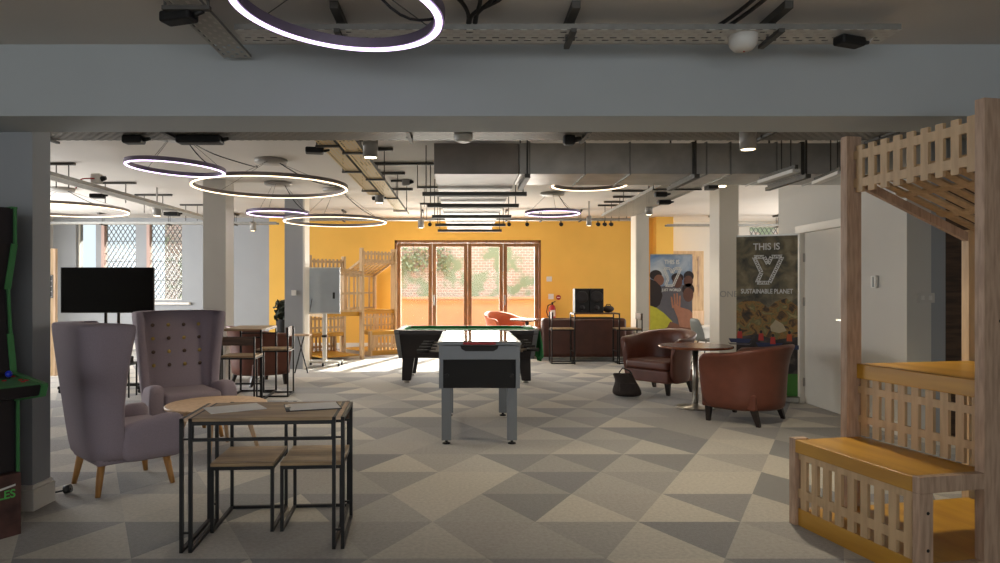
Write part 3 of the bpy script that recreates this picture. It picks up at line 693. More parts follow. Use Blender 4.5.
# ------------------------------------------------------------------ mobile board
t = thing('mobile_board', 'grey glossy board on a white wheeled pedestal in front of the lattice hut', 'board', (-2.42, 11.95, 0), math.radians(-3))
MB().box(-.28,.28,-.02,.02,.93,1.72).build('board', M['boardgrey'], t, bevel=.01)
MB().box(-.285,.285,-.025,.025,.915,.935).box(-.285,.285,-.025,.025,1.715,1.73).build('edge', M['white'], t)
MB().box(.155,.195,-.032,-.02,1.18,1.29).build('phone_holder', M['blackp'], t, bevel=.005)
MB().bar((-.25,-.03,.95),(-.21,-.03,1.18),.008).build('pen', M['black'], t)
MB().box(-.035,.035,.0,.05,.07,1.0).build('pedestal', M['white'], t, bevel=.01)
MB().box(-.045,.045,-.01,.06,.50,.54).build('clamp', M['blackp'], t)
MB().bar((-.30,-.08,.075),(.30,-.08,.075),.06,.03).bar((-.30,.14,.075),(.30,.14,.075),.06,.03).bar((0,-.1,.075),(0,.16,.075),.09,.03).build('base', M['white'], t, bevel=.008)
for x in (-.28,0,.28): MB().cyl((x-.013,-.09,.028),(x+.013,-.09,.028),.028).build('castor', M['blackp'], t)
for x in (-.28,.28): MB().cyl((x-.013,.15,.028),(x+.013,.15,.028),.028).build('castor', M['blackp'], t)
# leaning stand + plant by column 3
t = thing('folding_stand', 'thin black folding stand with a small pale top by the grey column', 'stand', (-2.75, 10.9, 0))
MB().bar((.07,0,0),(.22,0,.60),.018).bar((.28,0,0),(.12,.0,.60),.018).build('leg', M['black'], t)
MB().box(.0,.32,-.10,.12,.60,.625).build('top', M['paleoak'], t, bevel=.004)
t = thing('potted_plant', 'dark leafy plant on a tall black pot stand beside the yellow wall section', 'plant', (-3.55, 13.5, 0))
MB().lathe([(.10,0),(.12,.02),(.14,.72),(.15,.75),(.13,.75)], n=24).build('pot', M['blackp'], t)
f_ = foliage(260, ((-.14,.18),(-.15,.15),(.72,1.12)), .12, 3).build('foliage', M['leaf'], t); f_['kind'] = 'stuff'

# ------------------------------------------------------------------ bag, grey chair, slotted cabinet
t = thing('bag', 'dark slouching bag on the floor by the open tub chair', 'bag', (2.08, 8.55, 0), math.radians(-12))
rr = []
for z, a, b, dx in ((.0,.15,.09,0), (.04,.19,.115,-.01), (.12,.165,.10,-.01), (.19,.13,.07,-.02), (.25,.12,.04,-.05), (.29,.13,.02,-.07)):
    rr.append([(dx+a*math.cos(2*PI*k/20)*(1+.06*math.sin(3*k+z*30)), b*math.sin(2*PI*k/20), z+.02*math.sin(k*1.3)*(z > .2)) for k in range(20)])
MB().loft(rr).build('body', M['bag'], t, sub=1)
MB().box(-.10,.12,-.105,-.075,.06,.18).build('pocket', M['bag'], t, bevel=.015)
MB().tube([(-.10,0,.30),(-.06,-.04,.36),(.02,-.06,.33),(.05,-.03,.29)], .009).build('strap', M['black'], t)
t = thing('shell_chair', 'grey plastic shell chair with thin dark legs between the round-logo banner and the column', 'chair', (4.35, 12.0, 0), math.radians(100))
rr = []
for k in range(9):
    u = k/8
    if u < .5: y = -.2+u*.8; z = .45-.02*math.sin(u*2*PI)
    else: y = .2+(u-.5)*.22; z = .45+(u-.5)**1.1*.82
    hw = .22 if u < .6 else .22-.28*(u-.6)**1.4
    n = 9; top = [(hw*math.sin(PI/2*(j/4-1)), y-(.04*(j/4-1)**2 if u > .5 else 0), z+.03*(j/4-1)**2) for j in range(n)]
    rr.append(top+[(x, yy+.008, zz-.012) for x, yy, zz in top[::-1]])
MB().loft(rr).build('seat_shell', M['greyplastic'], t, sub=1)
for sx in (-1,1):
    for yy, y2 in ((-.12,-.2),(.12,.22)): MB().cyl((sx*.13,yy,.445),(sx*.2,y2,0),.011,.008,n=10).build('leg', M['black'], t)
t = thing('slotted_cabinet', 'tall beech panel with long wavy slots between the blue banner and the column', 'cabinet', (5.18, 15.6, 0))
MB().box(-.36,.36,-.02,.02,.85,2.22).build('panel', M['beech'], t, bevel=.004)
MB().box(-.36,.36,-.05,.02,.55,.85).build('lower_box', M['paleoak'], t, bevel=.004)
MB().box(-.36,-.32,-.02,.05,0,.56).build('leg', M['beech'], t); MB().box(.32,.36,-.02,.05,0,.56).build('leg', M['beech'], t)
for k, x in enumerate((-.22,-.06,.10,.24)):
    mb = MB().box(x-.018,x+.018,-.026,-.018,1.1+.08*(k % 2),2.1)
    for z in (1.25,1.55,1.85): mb.box(x-.045,x+.0,-.026,-.018,z+.05*k,z+.05+.05*k)
    mb.build('slot', M['beech_dk'], t)
tag(MB().box(5.1,6.1,14.6,15.3,0,.5).box(5.05,6.15,14.55,15.35,.5,.54).build('low_table', M['white']), 'low white unit in front of the slotted beech panel', 'table')

# ------------------------------------------------------------------ banners
def noise_art(name, stops, scale, seed=0, zmix=None):
    m = bpy.data.materials.new(name); m.use_nodes = True; t = NT(m); b = t.b; b.inputs['Roughness'].default_value = .5
    tc = t.n('ShaderNodeTexCoord'); ns = t.n('ShaderNodeTexNoise'); ns.inputs['Scale'].default_value = scale; ns.inputs['Detail'].default_value = 10; ns.inputs['Distortion'].default_value = .6
    mp = t.n('ShaderNodeMapping'); mp.inputs['Location'].default_value = (seed, seed*2, 0); t.l(tc.outputs['Object'], mp.inputs[0]); t.l(mp.outputs[0], ns.inputs['Vector'])
    r = t.n('ShaderNodeValToRGB'); cr = r.color_ramp
    cr.elements[0].position = stops[0][0]; cr.elements[0].color = (*lin(stops[0][1]), 1); cr.elements[1].position = stops[-1][0]; cr.elements[1].color = (*lin(stops[-1][1]), 1)
    for p, c in stops[1:-1]: e = cr.elements.new(p); e.color = (*lin(c), 1)
    t.l(ns.outputs[0], r.inputs[0]); t.l(r.outputs[0], b.inputs['Base Color']); return m
M['art_sky'] = noise_art('printed_sky', [(.35,(92,124,168)), (.55,(140,160,186)), (.7,(196,204,212))], 2.2, 3)
M['art_hill'] = noise_art('printed_hillside', [(.3,(52,50,42)), (.45,(92,86,66)), (.56,(124,112,84)), (.7,(150,140,112))], 6, 5)
M['art_bush'] = noise_art('printed_autumn_bushes', [(.3,(44,38,28)), (.42,(88,66,36)), (.5,(160,118,56)), (.58,(112,106,60)), (.72,(176,156,100))], 11, 9)
M['art_water'] = noise_art('printed_river', [(.3,(26,26,30)), (.5,(52,44,42)), (.7,(110,100,90))], 5, 2)
def fl(n, c): M[n] = mat(n, c, .55, var=.08, scale=12)
for n, c in (('skin_a',(98,62,50)), ('skin_b',(132,88,70)), ('skin_c',(176,122,98)), ('hair_print',(40,30,32)), ('shirt_print',(196,192,60)), ('cloth_print',(98,96,104)), ('raft_blue',(50,60,96)), ('life_red',(190,60,52)), ('life_orange',(206,96,50)), ('rock_print',(188,172,138)), ('grass_print',(70,130,50)), ('print_white',(226,226,222))): fl('pr_'+n, c)
def ell(mb, cx, cz, rx, rz_, y, n=18, a0=0):
    mb.loft([[(cx+rx*math.cos(2*PI*k/n), yy, cz+rz_*math.sin(2*PI*k/n)) for k in range(n)] for yy in (y, y-.0006)], smooth=False)
def polyf(mb, pts, y): mb.loft([[(x, yy, z) for x, z in pts] for yy in (y, y-.0006)], smooth=False)
def ylogo(t, cx, cz, s, y, m):
    # outline of a Y with a slanting tail, drawn as a ribbon of small triangles
    out = [(-.50,.50),(-.10,.50),(.06,.18),(.20,.50),(.62,.50),(.12,-.62),(-.38,-.62),(-.20,-.18)]
    out = [(a, b) for a, b in out]; mb = MB()
    n = len(out)
    for i in range(n):
        a = Vector(out[i]); b = Vector(out[(i+1) % n]); d = b-a; L_ = d.length; d.normalize(); nn = Vector((-d.y, d.x)); k = max(2, round(L_/.085)); w_ = .062
        for sgn in (1, -1):    # thin edge lines
            q0, q1 = a+nn*sgn*w_, b+nn*sgn*w_; e = nn*.016
            polyf(mb, [(cx+p.x*s, cz+p.y*s) for p in (q0-e, q1-e, q1+e, q0+e)], y)
        for j in range(k):
            c0 = a+d*(L_*j/k); c1 = a+d*(L_*(j+1)/k); up = nn*w_*(1 if j % 2 else -1)
            polyf(mb, [(cx+p.x*s, cz+p.y*s) for p in (c0+up, c1+up, (c0+c1)/2-up)], y)
    return mb.build('logo', m, t)
def banner(name, label, loc, rz, w, h):
    t = thing(name, label, 'banner', loc, rz)
    MB().box(-w/2-.02, w/2+.02, -.08, .08, 0, .075).build('base_cassette', M['steel'], t, bevel=.01)
    MB().box(-w/2, w/2, -.012, .012, h-.02, h).build('top_rail', M['steel'], t)
    MB().cyl((0,.03,.07),(0,.02,h-.01),.01).build('support_pole', M['steel'], t)
    return t
RX = Matrix.Rotation(PI/2, 4, 'X')
w1, h1 = .82, 2.03
t = banner('banner', 'roll-up banner with blue sky, crowd and yellow shirt under a white Y outline', (4.06, 13.2, 0), 0, w1, h1)
MB().box(-w1/2, w1/2, -.003, .003, .07, h1-.02).build('print', M['art_sky'], t)
mb = MB(); pm = ['pr_skin_a','pr_skin_b','pr_skin_c','pr_hair_print','pr_shirt_print','pr_cloth_print']
mb.mi = 5; polyf(mb, [(-.20,1.40),(.41,1.45),(.41,.07),(-.41,.07),(-.41,.7)], -.0035)
mb.mi = 3; ell(mb, -.30, 1.62, .12, .10, -.0045); ell(mb, .12, 1.57, .12, .09, -.0045); ell(mb, .34, 1.60, .10, .10, -.0045); ell(mb, .33, 1.34, .12, .12, -.0055)
mb.mi = 1; ell(mb, -.24, 1.52, .10, .11, -.0055); 
mb.mi = 0; ell(mb, .12, 1.49, .095, .12, -.0055); ell(mb, .33, 1.50, .09, .11, -.0055); ell(mb, .33, 1.24, .10, .14, -.0065)
mb.mi = 3; polyf(mb, [(-.41,1.55),(-.30,1.50),(-.20,1.40),(-.17,1.22),(-.22,1.05),(-.30,.98),(-.41,1.0)], -.0065)
mb.mi = 4; polyf(mb, [(-.41,1.03),(-.28,.98),(-.14,.88),(.02,.72),(-.02,.62),(-.15,.58),(-.20,.07),(-.41,.07)], -.0075)
mb.mi = 1; polyf(mb, [(-.02,.72),(.14,.66),(.36,.64),(.41,.56),(.41,.42),(.1,.48),(-.10,.57)], -.0078)
mb.mi = 2; polyf(mb, [(.10,1.06),(.16,1.0),(.24,.98),(.36,.94),(.41,.88),(.41,.6),(.30,.60),(.16,.62),(.12,.8),(.03,1.02)], -.0085)
for i, (x, z, a) in enumerate(((.03,1.10,.5), (.07,1.16,.2), (.115,1.17,0), (.155,1.12,-.3))):
    polyf(mb, [(x-.016-a*.05, z+.10), (x+.012-a*.05, z+.10), (x+.022, z-.12), (x-.016, z-.12)], -.0088)
mb.build('printed_crowd', [M[k] for k in pm], t)
ylogo(t, .0, 1.60, .30, -.012, M['pr_print_white'])
text('lettering', 'THIS IS', .115, M['pr_print_white'], t, Matrix.Translation((.01,-.012,1.87)) @ RX, bold=True, sx=.85)
text('lettering', 'JUST WORLD', .072, M['pr_print_white'], t, Matrix.Translation((0,-.012,1.33)) @ RX, bold=True, sx=.85)
w2, h2 = .68, 2.01
t = banner('banner', 'roll-up banner with rafts and autumn trees beside the white door', (3.69, 8.24, 0), math.radians(-27), w2, h2)
MB().box(-w2/2, w2/2, -.003, .003, .07, h2-.02).build('print', M['art_hill'], t)
mb = MB(); pm = ['art_bush','art_water','pr_raft_blue','pr_life_red','pr_life_orange','pr_rock_print','pr_grass_print','pr_hair_print','art_hill','pr_cloth_print']
mb.mi = 0; polyf(mb, [(-.34,1.16),(-.25,1.21),(-.08,1.20),(.02,1.12),(.1,1.2),(.22,1.24),(.34,1.14),(.34,.72),(-.34,.72)], -.0035)
mb.mi = 1; polyf(mb, [(-.34,.76),(-.1,.80),(.1,.74),(.34,.78),(.34,.30),(-.34,.30)], -.0045)
mb.mi = 6; polyf(mb, [(-.34,.30),(.34,.34),(.34,.07),(-.34,.07)], -.0055)
mb.mi = 5; polyf(mb, [(.04,.90),(.10,.98),(.18,.93),(.22,.85),(.14,.82),(.05,.84)], -.0055)
mb.mi = 2
for cx, cz, rr_ in ((-.30,.72,.13), (.03,.68,.15), (.30,.66,.09)): polyf(mb, [(cx-rr_,cz+.02),(cx-rr_*.8,cz-.03),(cx+rr_*.8,cz-.03),(cx+rr_,cz+.02)], -.006)
mb.mi = 9
for cx, cz, rr_ in ((-.30,.70,.14), (.03,.655,.15)): polyf(mb, [(cx-rr_,cz+.0),(cx-rr_*.8,cz-.035),(cx+rr_*.8,cz-.035),(cx+rr_,cz+.0),(cx+rr_*.8,cz-.02),(cx-rr_*.8,cz-.02)], -.007)
for mi, cx, cz in ((3,-.30,.79),(3,-.06,.77),(3,.07,.73),(4,.25,.77)):
    mb.mi = mi; polyf(mb, [(cx-.03,cz-.045),(cx+.03,cz-.045),(cx+.025,cz+.04),(cx-.025,cz+.04)], -.008); mb.mi = 7; ell(mb, cx, cz+.06, .016, .02, -.008, 10)
mb.build('printed_river_scene', [M[k] for k in pm], t)
ylogo(t, .0, 1.60, .28, -.010, M['pr_print_white'])
text('lettering', 'THIS IS', .115, M['pr_print_white'], t, Matrix.Translation((.0,-.010,1.86)) @ RX, bold=True, sx=.85)
text('lettering', 'SUSTAINABLE PLANET', .078, M['pr_print_white'], t, Matrix.Translation((.0,-.010,1.32)) @ RX, bold=True, sx=.74)

# ------------------------------------------------------------------ arcade machine at the left edge
AR = math.atan2(-.53, .84)
t = thing('arcade_machine', 'black arcade machine with green edges cut off by the left of the picture', 'arcade machine', (-2.43, 3.75, 0), AR)
prof = [(-.60,.345),(-.02,.345),(-.02,.74),(.25,.785),(.275,.845),(-.06,.885),(-.10,1.10),(-.13,1.35),(-.05,1.60),(-.05,1.80),(-.60,1.80)]
for y in (-.022, -.66): MB().prism(prof, lambda a,b: (a,y,b), (0,.02,0)).build('side_panel', M['blackp'], t)
MB().prism([(a if a < -.5 else a-.015, b) for a, b in prof], lambda a,b: (a,-.64,b), (0,.618,0)).build('cabinet', M['darkcab'], t)
for y in (-.026, -.664):
    mb = MB()
    for a, b in zip(prof[1:-1], prof[2:]): mb.bar((a[0],y+.014,a[1]), (b[0],y+.014,b[1]), .030, .012)
    mb.build('edge_trim', M['green'], t)
MB().hexa([(-.05,-.64,.872),(.255,-.64,.842),(.255,-.022,.842),(-.05,-.022,.872),(-.05,-.64,.880),(.255,-.64,.850),(.255,-.022,.850),(-.05,-.022,.880)]).build('control_panel', M['green'], t)
MB().cyl((.06,-.09,.86),(.06,-.09,.885),.007).build('joystick', M['black'], t)
MB().sphere((.06,-.09,.895), .018).build('joystick_ball', M['blue'], t)
for x, y in ((.12,-.06),(.15,-.045),(.17,-.07),(.10,-.13),(.02,-.05)): MB().cyl((x,y,.852-.1*(x-.1)),(x,y,.870-.1*(x-.1)),.011,n=12).build('push_button', M['red'], t)
t = thing('arcade_riser', 'brown printed riser box with green lettering under the arcade machine', 'riser', (-2.43, 3.75, 0), AR)
MB().box(-.6,0,-.68,0,0,.34).build('box', M['brownart'], t, bevel=.004)
M['letter_green'] = mat('green_letter', (90,190,90), .5, var=.02)
text('lettering', 'LES', .062, M['letter_green'], t, Matrix.Translation((.0015,-.075,.232)) @ Matrix.Rotation(PI/2,4,'Z') @ RX, bold=True)
MB().prism([(-.2,.258),(-.03,.284),(-.03,.274),(-.2,.245)], lambda a,b: (.0008,a,b), (.001,0,0)).build('white_streak', M['white'], t)
# floor plug
t = thing('floor_cable', 'black plug and short cord on the carpet by the left pier', 'cable', (0,0,0))
MB().sphere((-2.61,4.50,.024), .024, sx=1.1, sz=.9).cyl((-2.63,4.50,.022),(-2.59,4.505,.032),.027,n=14).build('plug', M['cable'], t)
MB().tube([(-2.62,4.5,.02),(-2.70,4.47,.008),(-2.76,4.45,.008),(-2.80,4.44,.008)], .006).build('cord', M['cable'], t)

# ------------------------------------------------------------------ wall fittings
def wallbox(name, label, cat, x0, x1, y0, y1, z0, z1, m=None, bev=.004):
    return tag(MB().box(x0,x1,y0,y1,z0,z1).build(name, m or M['white'], bevel=bev), label, cat)
t = thing('wall_sensor', 'small white light switch unit on the wall right of the white door', 'switch', (4.03, 6.62, 1.42))
MB().box(-.03,0,-.04,.04,-.06,.06).build('body', M['white'], t, bevel=.005); MB().box(-.034,-.03,-.015,.01,-.05,.05).build('rocker', M['greyplastic'], t)
t = thing('double_socket', 'white double socket plate on the dark end of the wall block', 'socket', (4.20, 6.16, 1.27))
MB().box(-.075,.075,-.012,0,-.045,.045).build('plate', M['wall'], t, bevel=.003); MB().box(-.05,-.02,-.016,-.012,-.02,.02).build('rocker', M['white'], t); MB().box(.02,.05,-.016,-.012,-.02,.02).build('rocker', M['white'], t)
wallbox('thermostat', 'small white thermostat on the grey column left of the lattice hut', 'thermostat', -2.88,-2.80,11.47,11.5,1.24,1.33)
wallbox('wall_switch', 'white fan switch on the yellow wall right of the folding doors', 'switch', 1.90,2.02,YB-.03,YB,1.52,1.63)
wallbox('notice_plate', 'pale notice plate above the fire extinguisher', 'sign', 1.94,2.06,YB-.015,YB,1.12,1.24)
t = thing('round_sign', 'round red sign beside the notice plate on the yellow wall', 'sign', (2.17, YB-.005, 1.16))
MB().cyl((0,0,0),(0,-.01,0),.055,n=24).build('disc', M['red'], t); MB().box(-.035,.035,-.014,-.01,-.008,.008).build('bar', M['white'], t)
t = thing('fire_extinguisher', 'red fire extinguisher on the yellow wall right of the folding doors', 'fire extinguisher', (2.02, YB-.09, .62))
MB().lathe([(.07,0),(.075,.02),(.075,.30),(.05,.36),(.02,.38)], n=20).build('cylinder', M['red'], t)
MB().box(-.02,.02,-.02,.02,.37,.42).bar((-.02,0,.42),(.07,0,.45),.02).build('valve', M['black'], t)
MB().tube([(-.02,0,.40),(-.10,-.01,.36),(-.13,-.01,.22),(-.09,-.02,.1)], .011).build('hose', M['black'], t)
MB().box(-.055,.055,-.077,-.07,.12,.26).build('label_plate', M['white'], t); MB().box(-.03,.03,.06,.09,.1,.3).build('bracket', M['steel'], t)
t = thing('column_lettering', 'faint raised letters ONE on the right column', 'lettering', (4.0, 10.2, 1.27))
text('letters', 'ONE', .13, M['wall_grey'], t, Matrix.Translation((0,-.002,0)) @ RX, ext=.003)

# ------------------------------------------------------------------ ceiling: ring lights
def ring(label, x, y, z, r, warm, tilt=0, rz=0, canopy=True, zc=ZB, dirx=(1,0), nw=3, cdx=0, thick=.019, hgt=.042):
    t = thing('ring_light', label, 'ring light', (x, y, z)); n = 96
    body, led = (M['ringbody'], M['ring_warm']) if warm else (M['ringviolet'], M['ring_cool'])
    R = Matrix.Rotation(tilt, 3, Vector((dirx[0], dirx[1], 0)))
    def rg(prof):
        return [[R @ Vector(((r+o)*math.cos(2*PI*i/n), (r+o)*math.sin(2*PI*i/n), zz)) for o, zz in prof] for i in range(n)]
    MB().loft(rg([(-thick,0),(thick,0),(thick,hgt),(-thick,hgt)]), closed=True, smooth=False).build('housing', body, t)
    MB().loft(rg([(-thick*.6,-.008),(thick*.6,-.008),(thick*.6,0),(-thick*.6,0)]), closed=True, smooth=False).build('light_strip', led, t)
    if canopy:
        MB().lathe([(.02,zc-z-.05),(.19,zc-z-.045),(.20,zc-z-.03),(.20,zc-z)], (cdx,0,0), n=32).build('ceiling_rose', M['grey_lamp'], t)
        for k in range(nw):
            a = 2*PI*k/nw+.5; p = R @ Vector((r*math.cos(a), r*math.sin(a), hgt))
            MB().cyl(p, (cdx+.12*math.cos(a), .12*math.sin(a), zc-z-.04), .0025, n=6).build('wire', M['strut'], t)
        p = R @ Vector((r*math.cos(.2), r*math.sin(.2), hgt)); q = Vector((cdx+.1,0,zc-z-.04))
        MB().tube([p+(q-p)*s+Vector((0,0,-.08*math.sin(PI*s))) for s in [k/8 for k in range(9)]], .006, n=6).build('flex', M['cable'], t)
    return t
ring('large violet-white ring light hanging in front of the beam, nearest the camera', (337-VX)*2.82/F, 2.82, 2.5, .425, False, tilt=math.radians(5), dirx=(0,1), zc=ZF, thick=.022, hgt=.045)
ring('violet ring light over the left seating, smaller and nearer than its warm neighbour', (176-VX)*7.08/F, 7.08, 2.60, .475, False, tilt=math.radians(3), dirx=(0,1))
ring('large warm white ring light left of the long yellow-lit cable trays', (271-VX)*8.4/F, 8.4, 2.60, .92, True)
ring('warm white ring light at far left, partly behind the near pier', (61-VX)*10.8/F, 10.8, 2.60, .97, True)
ring('small violet ring light between column and yellow wall at far left', (278-VX)*10.2/F, 10.2, 2.475, .44, False)
ring('wide warm ring light in front of the yellow wall above the lattice towers', (335.5-VX)*10.86/F, 10.86, 2.42, .80, True)
ring('warm ring light half hidden behind the cross duct', (589-VX)*8.2/F, 8.2, 2.60, .44, True)
ring('small violet ring light before the yellow wall right of the duct', (552.5-VX)*11.3/F, 11.3, 2.60, .44, False)

# ducts
def duct(name, label, x0, x1, y0, y1, z0, z1, along):
    t = thing(name, label, 'air duct', (0,0,0))
    MB().box(x0, x1, y0, y1, z0, z1).build('casing', M['galv'], t, bevel=.006)
    return t
t = duct('air_duct', 'long galvanised cross duct under the ceiling running to the right wall', .55, 4.03, 6.5, 7.2, 2.45, 2.745, 'x')
for x in (.64, 1.17, 1.6, 2.20, 2.33, 2.56, 3.0, 3.24, 3.6):
    w_ = .012 if x not in (2.20, 3.24) else .03
    MB().box(x, x+w_, 6.488, 7.212, 2.438, 2.757).build('joint_flange', M['galv2'] if w_ < .02 else M['strut'], t)
for x in (.62, 2.22, 3.27):
    mb = MB().bar((x,6.46,2.42),(x,6.46,ZB),.014).bar((x,7.24,2.42),(x,7.24,ZB),.014).box(x-.025,x+.025,6.42,7.28,2.40,2.437)
    mb.build('hanger', M['strut'], t)
t = thing('air_duct', 'galvanised duct running away from us above the football table', 'air duct', (0,0,0))
M['galv_dull'] = mat('dull_galvanised_duct', (140,134,130), .5, .4, var=.18, scale=3, detail=8)
MB().box(-.268, .545, 6.5, 12.5, 2.45, 2.745).build('casing', M['galv_dull'], t, bevel=.006)
for y in (7.55, 8.6, 9.9, 11.2, 12.3):
    mb = MB().box(-.44,.72,y,y+.045,2.385,2.43).bar((-.40,y+.02,2.40),(-.40,y+.02,ZB),.012).bar((.68,y+.02,2.40),(.68,y+.02,ZB),.012)
    mb.build('hanger', M['strut'], t)
for y in (8.05, 9.2, 10.5, 11.8): MB().box(-.278,.555,y,y+.02,2.44,2.755).build('joint_flange', M['galv2'], t)

# cable trays
def tray(label, x0, x1, y0, y1, z, hang=(), zc=ZB, m=None, side=.045, flip=False, group=None):
    """perforated base with two upstands; hang = positions along its length"""
    L_, Wd = (x1-x0, y1-y0); along = 'x' if abs(L_) > abs(Wd) else 'y'
    t = thing('cable_tray', label, 'cable tray', (0,0,0), 0, group)
    m = m or M['perf']
    if along == 'x':
        b = MB().box(0, L_, -Wd/2, Wd/2, 0, .0025).build('base', m, t); b.location = (x0, (y0+y1)/2, z)
        MB().box(x0, x1, y0, y0+.003, z+.0025, z+side).build('side_rail', M['galv2'], t); MB().box(x0, x1, y1-.003, y1, z+.0025, z+side).build('side_rail', M['galv2'], t)
    else:
        b = MB().box(0, Wd, -L_/2, L_/2, 0, .0025).build('base', m, t); b.location = ((x0+x1)/2, y0, z); b.rotation_euler = (0,0,PI/2)
        MB().box(x0, x0+.003, y0, y1, z+.0025, z+side).build('side_rail', M['galv2'], t); MB().box(x1-.003, x1, y0, y1, z+.0025, z+side).build('side_rail', M['galv2'], t)
    for h in hang:
        mb = MB()
        if along == 'x':
            mb.bar((h,y0-.03,z-.012),(h,y1+.03,z-.012),.028,.018)
            mb.bar((h-.018,(y0+y1)/2,z-.02),(h-.018,(y0+y1)/2,zc-.03),.010).bar((h+.018,(y0+y1)/2,z-.02),(h+.018,(y0+y1)/2,zc-.03),.010).bar((h,y0-.1,zc-.018),(h,y1+.1,zc-.018),.04,.036)
        else:
            mb.bar((x0-.03,h,z-.012),(x1+.03,h,z-.012),.028,.018)
            mb.bar((x0-.02,h,z-.012),(x0-.02,h,zc-.03),.010).bar((x1+.02,h,z-.012),(x1+.02,h,zc-.03),.010).bar((x0-.12,h,zc-.018),(x1+.12,h,zc-.018),.04,.036)
        mb.build('hanger', M['strut'], t)
    return t
tray('perforated tray crossing in front of the beam, ending at the right', -1.10, 2.12, 3.28, 3.455, 2.60, (-.60, .535, 1.53), ZF, side=.03, m=perforated('ring_lit_tray', (224,220,212)))  # ring light on the underside put into the brighter tray colour
tray('perforated tray running towards us above the big violet ring light', -1.29, -1.14, .5, 3.68, 2.60, (1.6, 3.0), ZF, side=.018)
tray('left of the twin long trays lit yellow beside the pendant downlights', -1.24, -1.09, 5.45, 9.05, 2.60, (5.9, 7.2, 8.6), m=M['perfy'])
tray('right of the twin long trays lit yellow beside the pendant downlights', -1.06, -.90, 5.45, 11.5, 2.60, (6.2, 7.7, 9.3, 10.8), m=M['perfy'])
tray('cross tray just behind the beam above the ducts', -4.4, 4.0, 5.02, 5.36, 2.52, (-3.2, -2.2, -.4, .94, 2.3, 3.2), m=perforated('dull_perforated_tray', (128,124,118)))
tray('wide tray running to the back between the right columns', 2.44, 3.0, 7.35, 11.9, 2.62, (8.6,))
tray('narrow tray running to the windows on the far left', -4.72, -4.52, 6.6, 13.5, 2.60, ())
tray('tray along the back wall above the left windows', -9.0, -3.9, 14.3, 14.5, 2.72, (-7.6, -6.2, -4.8))
tray('tray crossing in front of the yellow wall', -3.2, 3.6, 13.75, 13.93, 2.74, (-2.4, -.8, .9, 1.6, 2.4))
tray('tray before the far right annex wall', 4.4, 7.8, 14.6, 14.75, 2.70, (5.4, 6.8))
# small struts on the ceiling
def strut(label, p, q, drops=(), zt=ZB, group='ceiling struts'):
    p, q = Vector(p), Vector(q); t = thing('ceiling_strut', label, 'metal strut', (0,0,0)); zt = p.z-.30
    MB().bar(p, q, .041, .03).build('channel', M['strut'], t)
    for s in drops: c = p+(q-p)*s; MB().bar(c, (c.x, c.y, zt), .010).build('drop_rod', M['strut'], t)
for i, (a, b, ya, lb) in enumerate(((368,434,164,'thin dark strut left of the long duct, nearest the beam'), (391,412,181,'short strut with a grey box left of the long duct'), (417,446,187.5,'dark strut reaching the long duct from the left'), (420,447,204,'farther dark strut reaching the long duct from the left'), (612,658,191,'nearest of the dark struts beside the wide right tray'), (613,640,197,'second dark strut beside the wide right tray'), (604,634,202,'third dark strut beside the wide right tray'), (598,626,205.5,'farthest dark strut beside the wide right tray'), (50,75,164,'nearest strut at upper left beyond the pier'), (95,136,183,'strut over the narrow left tray by the grey junction box'), (135,172,195,'strut over the far end of the narrow left tray'), (180,203,205,'short strut beside the second left column'))):
    zs = 2.932; Y = (zs-H)*F/(VY-ya); strut(lb, ((a-VX)*Y/F, Y, zs), ((b-VX)*Y/F, Y, zs), (.25, .75))
# battens beyond the duct at right
for (a, b, lb) in (((761,182),(801,169),'pale linear batten light under the cross duct, left one'), ((815.5,183),(845,171),'pale linear batten light under the cross duct, right one by the tower')):
    z_ = 2.38; Ya = (z_-H)*F/(VY-a[1]); Yb = (z_-H)*F/(VY-b[1])
    p = Vector(((a[0]-VX)*Ya/F, Ya, z_)); q = Vector(((b[0]-VX)*Yb/F, Yb, z_)); q = p+(q-p)*.9 
    t = thing('batten_light', lb, 'lamp', (0,0,0)); MB().bar(p, q, .07, .03).build('body', M['paleoak'] if 0 else M['white'], t); MB().bar(p+Vector((0,0,.03)), q+Vector((0,0,.03)), .03, .04).build('spine', M['strut'], t)
    for s in (.6, .85): c = p+(q-p)*s; MB().bar(c, (c.x, c.y, 2.448 if c.y > 6.5 else ZB), .008).build('drop_rod', M['strut'], t)
# pendant downlights
def downlight(label, px, ybot, ytop, wpx, z, on=True, e=30):
    Y = (z-H)*F/(VY-ybot); x = (px-VX)*Y/F; r = wpx/2*Y/F; h = (ybot-ytop)*Y/F
    t = thing('downlight', label, 'lamp', (x, Y, z))
    MB().lathe([(r*.8,.02),(r,0),(r,h),(r*.95,h)], n=28).build('can', M['grey_lamp'], t)
    MB().lathe([(r*.82,.004),(r*.82,.03)], n=24).build('lens', M['lamp_on'] if on else M['white'], t)
    MB().cyl((0,0,h),(0,0,ZB-z),.012).build('stem', M['grey_lamp'], t)
    if e:
        l = light('downlight_beam', 'SPOT', (x, Y, z-.02), e, (1,.88,.68), target=(x, Y, 0), size=.05, spot=2.2, blend=.7); l.parent = t; l.location = (0,0,-.02)
downlight('large grey pendant downlight nearest the beam left of the duct', 370.5, 158, 136, 15, 2.50, e=60)
downlight('grey pendant downlight between the twin trays further back', 379.5, 203, 188, 9, 2.50, e=50)
downlight('lit white pendant downlight below the cross duct at right', 748, 150, 131, 16, 2.38, e=130)
downlight('small grey pendant downlight before the yellow wall, left of the duct', 421, 228, 219, 6, 2.5, e=30)
downlight('white pendant downlight before the left windows', 157, 216, 206, 8, 2.5, e=30)
downlight('pale pendant downlight near the grey wall at left', 253, 231, 222, 6, 2.5, e=30)
downlight('grey pendant downlight before the yellow wall, right of the violet ring', 589, 226, 216, 5, 2.5, e=30)
